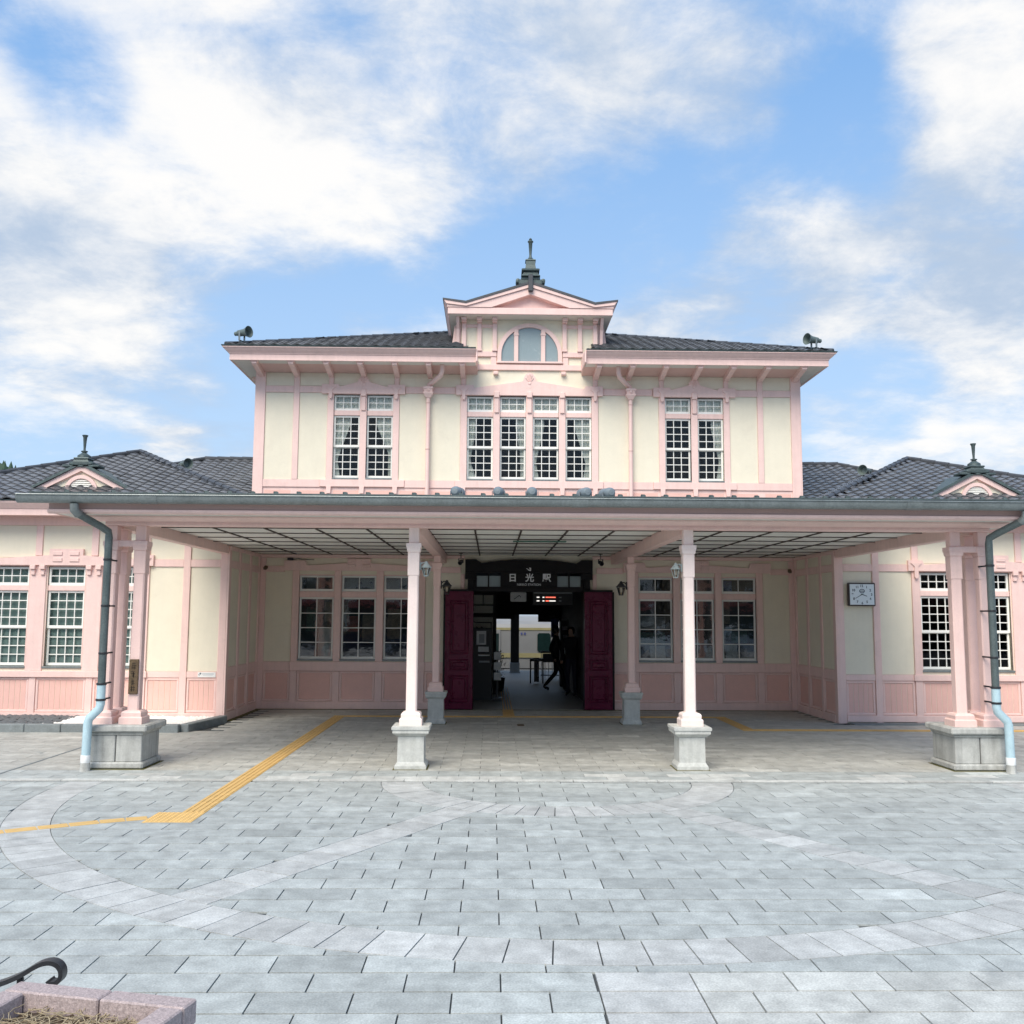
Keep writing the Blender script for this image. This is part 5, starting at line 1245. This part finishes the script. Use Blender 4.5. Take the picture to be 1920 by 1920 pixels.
t = thing('leaflet_rack', 'pale leaflet rack beside the ticket machine', 'rack', (-.62, 22.0, 0))
ob('frame', MB().box(-.10, .10, -.10, .10, 0, .06).box(-.02, .02, -.02, .02, .06, 1.1), 'black_metal', t, world=False)
for z in (.45, .68, .91): ob('leaflet', MB().box(-.08, .08, -.06, -.045, z, z+.17), 'paper', t, world=False)
# train
t = thing('train', 'grey steel train with cream stripes standing at the platform', 'train', (0, 35.0, -.9))
def tr(name, mb, mt): return ob(name, mb, mt, t)
tr('body', MB().prism([(34.95, .02), (34.93, 1.45), (35.02, 1.60), (35.2, 1.72), (35.6, 1.85), (36.6, 1.92), (37.6, 1.85), (37.85, 1.6), (37.9, .02)], -11, 11, 'x'), 'train_steel')
for z0, z1 in ((.40, .56), (1.38, 1.47)): tr('stripe', MB().box(-11, 11, 34.915, 34.94, z0, z1), 'train_stripe')
tr('underframe', MB().box(-10.8, 10.8, 35.1, 37.7, -.75, .02), 'train_dark')
for x in (1.14, 3.0, 4.9, -3.2, -5.0):
    wdw = tr('window', MB().prism([(x-.24+.06, .60), (x+.24-.06, .60), (x+.24, .66), (x+.24, 1.22), (x+.24-.06, 1.28), (x-.24+.06, 1.28), (x-.24, 1.22), (x-.24, .66)], 34.91, 34.93), 'train_glass')
for x in (-.75, 2.05): 
    dr = tr('door', MB().box(x-.32, x-.01, 34.905, 34.93, .05, 1.40, .004).box(x+.01, x+.32, 34.905, 34.93, .05, 1.40, .004), 'train_steel')
    ob('pane', MB().box(x-.26, x-.07, 34.895, 34.904, .62, 1.26).box(x+.07, x+.26, 34.895, 34.904, .62, 1.26), 'train_glass', dr)
tr('emblem', MB().box(.30, .36, 34.912, 34.925, 1.22, 1.30).box(.42, .48, 34.912, 34.925, 1.22, 1.30), 'poster_blue')
# people
def person(name_label, loc, rz, pose, coat, legs, sc_=1.0):
    t = thing('person', name_label, 'person', loc, rz, None); t.scale = (sc_,)*3
    V, Ed, Rd = [], [], []
    def J(p, r, parent=None):
        V.append(p); Rd.append(r)
        if parent is not None: Ed.append((parent, len(V)-1))
        return len(V)-1
    pel = J((0, 0, .93), (.15, .105)); wa = J((0, .0, 1.06), (.135, .10), pel); ch = J((0, -.01, 1.27), (.165, .115), wa); ne = J((0, .0, 1.43), (.06, .055), ch); hb = J((0, -.015, 1.50), (.058, .06), ne); hd = J((0, -.02, 1.58), (.078, .092), hb); ht = J((0, -.01, 1.665), (.055, .065), hd)
    for s in (-1, 1):
        f_ = pose[s]
        hp = J((s*.085, 0, .88), (.095, .10), pel); kn = J((s*.09, f_['k'], .49), (.062, .065), hp); an = J((s*.09, f_['f'], f_.get('z', .09)), (.042, .045), kn); J((s*.095, f_['f']-.15, max(.035, f_.get('z', .09)-.055)), (.038, .03), an)
        sh = J((s*.17, 0, 1.37), (.062, .062), ch); el = J((s*.235, f_['e'], 1.10), (.047, .047), sh); wr = J((s*.225, f_['h'], .87), (.032, .034), el); J((s*.22, f_['h']-.02, .78), (.028, .036), wr)
    me = bpy.data.meshes.new('body'); me.from_pydata(V, Ed, [])
    o = bpy.data.objects.new('body', me); C.objects.link(o); md = o.modifiers.new('skin', 'SKIN'); md.use_smooth_shade = True
    for i, r_ in enumerate(Rd): me.skin_vertices[0].data[i].radius = r_
    me.skin_vertices[0].data[0].use_root = True
    sb = o.modifiers.new('sub', 'SUBSURF'); sb.levels = sb.render_levels = 2
    dg = bpy.context.evaluated_depsgraph_get(); m2 = bpy.data.meshes.new_from_object(o.evaluated_get(dg)); bpy.data.objects.remove(o)
    m2.materials.clear()
    for k in ('skin', coat, legs, 'shoe'): m2.materials.append(M[k])
    for p in m2.polygons:
        z = sum(m2.vertices[v].co.z for v in p.vertices)/len(p.vertices); xx = abs(sum(m2.vertices[v].co.x for v in p.vertices)/len(p.vertices))
        p.material_index = 0 if (z > 1.445 or (xx > .17 and z < .86)) else (1 if z > .90 or (xx > .17) else (2 if z > .085 else 3)); p.use_smooth = True
    ob('body', m2, None, t, world=False)
    ob('hair', MB().lathe([(.0, .135), (.05, .125), (.082, .085), (.092, .03), (.088, -.03), (.07, -.06)], 0, .012, 12, 'z', 1.565), 'hair', t, smooth=True, world=False)
    ob('face', MB().lathe([(.0, -.012), (.012, .0), (.0, .04)], 0, -.108, 8, 'z', 1.575).lathe([(.0, -.006), (.009, 0), (0, .006)], -.032, -.097, 8, 'z', 1.60).lathe([(.0, -.006), (.009, 0), (0, .006)], .032, -.097, 8, 'z', 1.60), 'skin', t, smooth=True, world=False)
    return t
person('person in black clothes walking through the passage', (.86, 24.3, 0), R(75), {-1: dict(k=-.18, f=-.24, e=.10, h=-.02), 1: dict(k=.02, f=.34, z=.13, e=-.08, h=-.22)}, 'cloth_black', 'cloth_black', .98)
person('person in dark clothes standing beside the right door', (1.16, 23.3, 0), R(-20), {-1: dict(k=-.03, f=0, e=.03, h=-.06), 1: dict(k=-.01, f=.04, e=.04, h=-.02)}, 'cloth_black', 'cloth_navy', .97)
# things behind the ground floor windows
def card(name, label, cat, x, y_, z, w_, h_, mt, rx=0, rz=0, fr=None):
    t = thing(name, label, cat, (x, y_, z), rz); t.rotation_euler = (rx, 0, rz)
    ob('sheet', MB().box(-w_/2, w_/2, -.004, .004, 0, h_), mt, t, world=False)
    ob('mount', MB().box(-w_/2-.02, w_/2+.02, .0045, .016, -.02, h_+.02, .003), fr or 'cabinet', t, world=False)
    return t
yi = YB+.30
card('poster', 'pale poster low behind the leftmost recess window', 'poster', -4.20, yi, 1.0, .30, .62, 'paper')
card('poster', 'tan poster high behind the leftmost recess window', 'poster', -4.19, yi+.25, 1.75, .16, .42, 'poster_tan')
card('poster', 'dark green poster at the left behind the leftmost recess window', 'poster', -4.55, yi+.3, 1.55, .22, .5, 'poster_green')
card('poster', 'red and white poster behind the second recess window from the left', 'poster', -3.68, yi+.2, 1.55, .24, .32, 'poster_red')
card('poster', 'tan timetable sheet behind the second recess window from the left', 'poster', -3.33, yi+.2, 1.35, .28, .55, 'poster_tan')
card('poster', 'tan timetable sheet behind the third recess window from the left', 'poster', -2.80, yi+.2, 1.40, .30, .62, 'poster_tan')
card('poster', 'red poster low behind the third recess window from the left', 'poster', -2.42, yi+.1, 1.0, .2, .6, 'poster_red')
card('poster', 'pale sheet at the top behind the leftmost recess window', 'poster', -4.53, yi+.2, 2.40, .26, .27, 'carton')
card('poster', 'brown hanging behind the middle window right of the doorway', 'poster', 3.62, yi+.35, 1.35, .26, .95, 'poster_red')
card('poster', 'brown striped hanging behind the rightmost recess window', 'poster', 4.22, yi+.4, 1.75, .22, .55, 'poster_tan')
card('poster', 'blue poster at the top of the rightmost recess window', 'poster', 4.18, yi+.1, 2.40, .26, .26, 'poster_blue')
card('poster', 'green leaflet board behind the first window right of the doorway', 'poster', 2.62, yi+.3, 1.30, .6, .26, 'poster_green')
card('poster', 'pale leaflet board behind the first window right of the doorway', 'poster', 2.62, yi+.3, 1.62, .6, .28, 'carton')
card('poster', 'green leaflet board behind the rightmost recess window', 'poster', 4.5, yi+.3, 1.35, .34, .24, 'poster_green')
card('paper_sheet', 'white paper leaning low in the first window right of the doorway', 'paper', 2.70, yi-.12, 1.0, .34, .30, 'paper', R(-12), R(14))
card('paper_sheet', 'white paper leaning low in the middle window right of the doorway', 'paper', 3.30, yi-.12, 1.0, .22, .26, 'paper', R(-12), R(-8))
card('paper_sheet', 'pale paper leaning low in the rightmost recess window', 'paper', 4.25, yi-.12, 1.0, .30, .34, 'paper', R(-14), R(20))
for s in (-1, 1):
    t = thing('counter', 'low shelf behind the windows ' + ('left' if s < 0 else 'right') + ' of the doorway', 'shelf', (s*3.49, YB+.6, 0)); ob('top', MB().box(-1.9, 1.9, -.35, .3, .93, .975), 'room_light', t, world=False); ob('front', MB().box(-1.9, 1.9, -.30, -.28, .02, .93), 'room', t, world=False)

# ================================================================== far background
hm = MB(); n = 70; vs = []; fs = []
def hz(x): return max(.5, 49*math.exp(-((x+160)/75)**2)+.8*math.sin(x*.21)+.6*math.sin(x*.47))
for i in range(n+1):
    x = -330+i*4.6; vs += [(x, 205, -2), (x, 250+4*math.sin(i), hz(x)), (x, 330, -2)]
for i in range(n): a = 3*i; fs += [(a, a+3, a+4, a+1), (a+1, a+4, a+5, a+2)]
struct(ob('hillside', hm.add(vs, fs), 'hill', smooth=True, fix=False))
m = MB(); rh = random.Random(9)
for k in range(2600):
    x = rh.uniform(-230, -60); tt_ = rh.uniform(.3, 1.01); zt = hz(x); y_ = 205+45*tt_; z = zt*tt_-.4; h = rh.uniform(1.0, 2.8); r_ = h*.4
    vs = [(x+r_*math.cos(6.28*j/5), y_+r_*math.sin(6.28*j/5), z-.4) for j in range(5)]+[(x, y_, z+h)]; m.add(vs, [(j, (j+1) % 5, 5) for j in range(5)])
o = ob('hillside_trees', m, 'hill_leaf', fix=False, kind='stuff'); o['label'] = 'dark wooded slope far behind the left wing'; o['category'] = 'woods'
t = thing('neighbour_building', 'flat grey roofed building with a red band behind the left wing', 'building', (-26.2, 42, 0))
ob('wall', MB().box(-9, 4.2, -.2, 8, 0, 7.2), 'neighbour_wall', t, world=False); ob('red_band', MB().box(-9, 4.25, -.3, -.21, 6.95, 7.2), 'neighbour_red', t, world=False); ob('roof', MB().box(-9.4, 4.9, -.8, 8.4, 7.22, 7.55, .05).prism([(-9, 7.55), (4.7, 7.55), (4.5, 7.95), (-9, 8.0)], -.4, 8), 'neighbour_roof', t, world=False)
# ================================================================== across the plaza: what the ground floor windows mirror
def car(label, loc, rz, paint):
    t = thing('parked_car', label, 'car', loc, rz, 'cars parked across the plaza')
    pr_b = [(-2.1, .28), (2.1, .28), (2.15, .55), (2.05, .78), (1.2, .90), (-1.75, .95), (-2.12, .85), (-2.15, .5)]
    ob('body', MB().prism(pr_b, -.82, .82), paint, t, world=False)
    pc = [(1.15, .90), (.55, 1.42), (-1.25, 1.46), (-1.85, .95)]
    ob('cabin', MB().prism(pc, -.70, .70), 'train_glass', t, world=False)
    ob('roof', MB().prism([(.52, 1.425), (.40, 1.47), (-1.15, 1.51), (-1.28, 1.465)], -.71, .71), paint, t, world=False)
    for y_ in (-.71, .71): ob('pillar', MB().prism([(-.30, .92), (-.22, .92), (-.25, 1.45), (-.33, 1.45)], y_-.006, y_+.006), paint, t, world=False)
    for x in (-1.3, 1.3):
        for y_ in (-.78, .78):
            wh = ob('wheel', MB().lathe([(.0, -.09), (.29, -.09), (.31, -.05), (.31, .05), (.29, .09), (0, .09)], 0, 0, 18, 'y'), 'train_dark', t, world=False, loc=(x, y_, .31))
            ob('rim', MB().lathe([(.0, -.1), (.18, -.1), (.19, -.09), (.19, .09), (.18, .1), (0, .1)], 0, 0, 12, 'y'), 'carton', wh, world=False)
    for y_ in (-.6, .6): ob('headlight', MB().box(2.06, 2.12, y_-.14, y_+.14, .58, .70, .01), 'paper', t, world=False)
car('white parked car across the plaza, mirrored in the first windows right of the doorway', (7.4, -6.2, 0), R(4), 'sign_white')
car('silver parked car across the plaza, mirrored in the rightmost recess window', (12.2, -7.0, 0), R(-6), 'carton')
car('dark parked car across the plaza, mirrored in the windows left of the doorway', (-7.0, -8.0, 0), R(178), 'cloth_navy')
def shop(label, x0, x1, h, wallm, roofm, y0=-19):
    t = thing('shop_building', label, 'building', ((x0+x1)/2, y0, 0), 0, 'shops across the plaza'); w_ = (x1-x0)/2
    ob('wall', MB().box(-w_, w_, -7, 0, 0, h), wallm, t, world=False)
    ob('roof', MB().prism([(-7.5, h), (.7, h), (-3.4, h+1.9)], -w_-.4, w_+.4, 'x'), roofm, t, world=False)
    n_ = max(2, int((x1-x0)/2.2))
    for k in range(n_):
        xx = -w_+(k+.5)*2*w_/n_; wd = ob('window', MB().box(xx-.7, xx+.7, 0, .06, h*.58, h*.58+1.2), 'paper', t, world=False); ob('pane', MB().box(xx-.62, xx+.62, .061, .07, h*.58+.08, h*.58+1.12), 'train_glass', wd, world=False)
    sf = ob('shopfront', MB().box(-w_+.4, w_-.4, 0, .08, .1, 2.5), 'train_glass', t, world=False); ob('awning', MB().prism([(.0, 2.9), (.0, 2.6), (1.1, 2.45), (1.1, 2.55)], -w_+.3, w_-.3, 'x'), 'poster_red', sf, world=False)
for k, (x0, x1, h, a, b, y0) in enumerate(((-31, -21, 4.6, 'neighbour_wall', 'tile_cap', -22), (-20.4, -11, 5.0, 'poster_tan', 'tile_cap', -21), (-10.2, -1.5, 4.4, 'hall_cream', 'neighbour_roof', -22), (.2, 9.6, 4.9, 'neighbour_wall', 'tile_cap', -21), (10.4, 20, 4.5, 'poster_tan', 'tile_cap', -22), (21, 31, 4.8, 'neighbour_wall', 'neighbour_roof', -21))):
    shop(['far left', 'left', 'left of centre', 'right of centre', 'right', 'far right'][k]+' shop building in the row facing the station', x0, x1, h, a, b, y0)
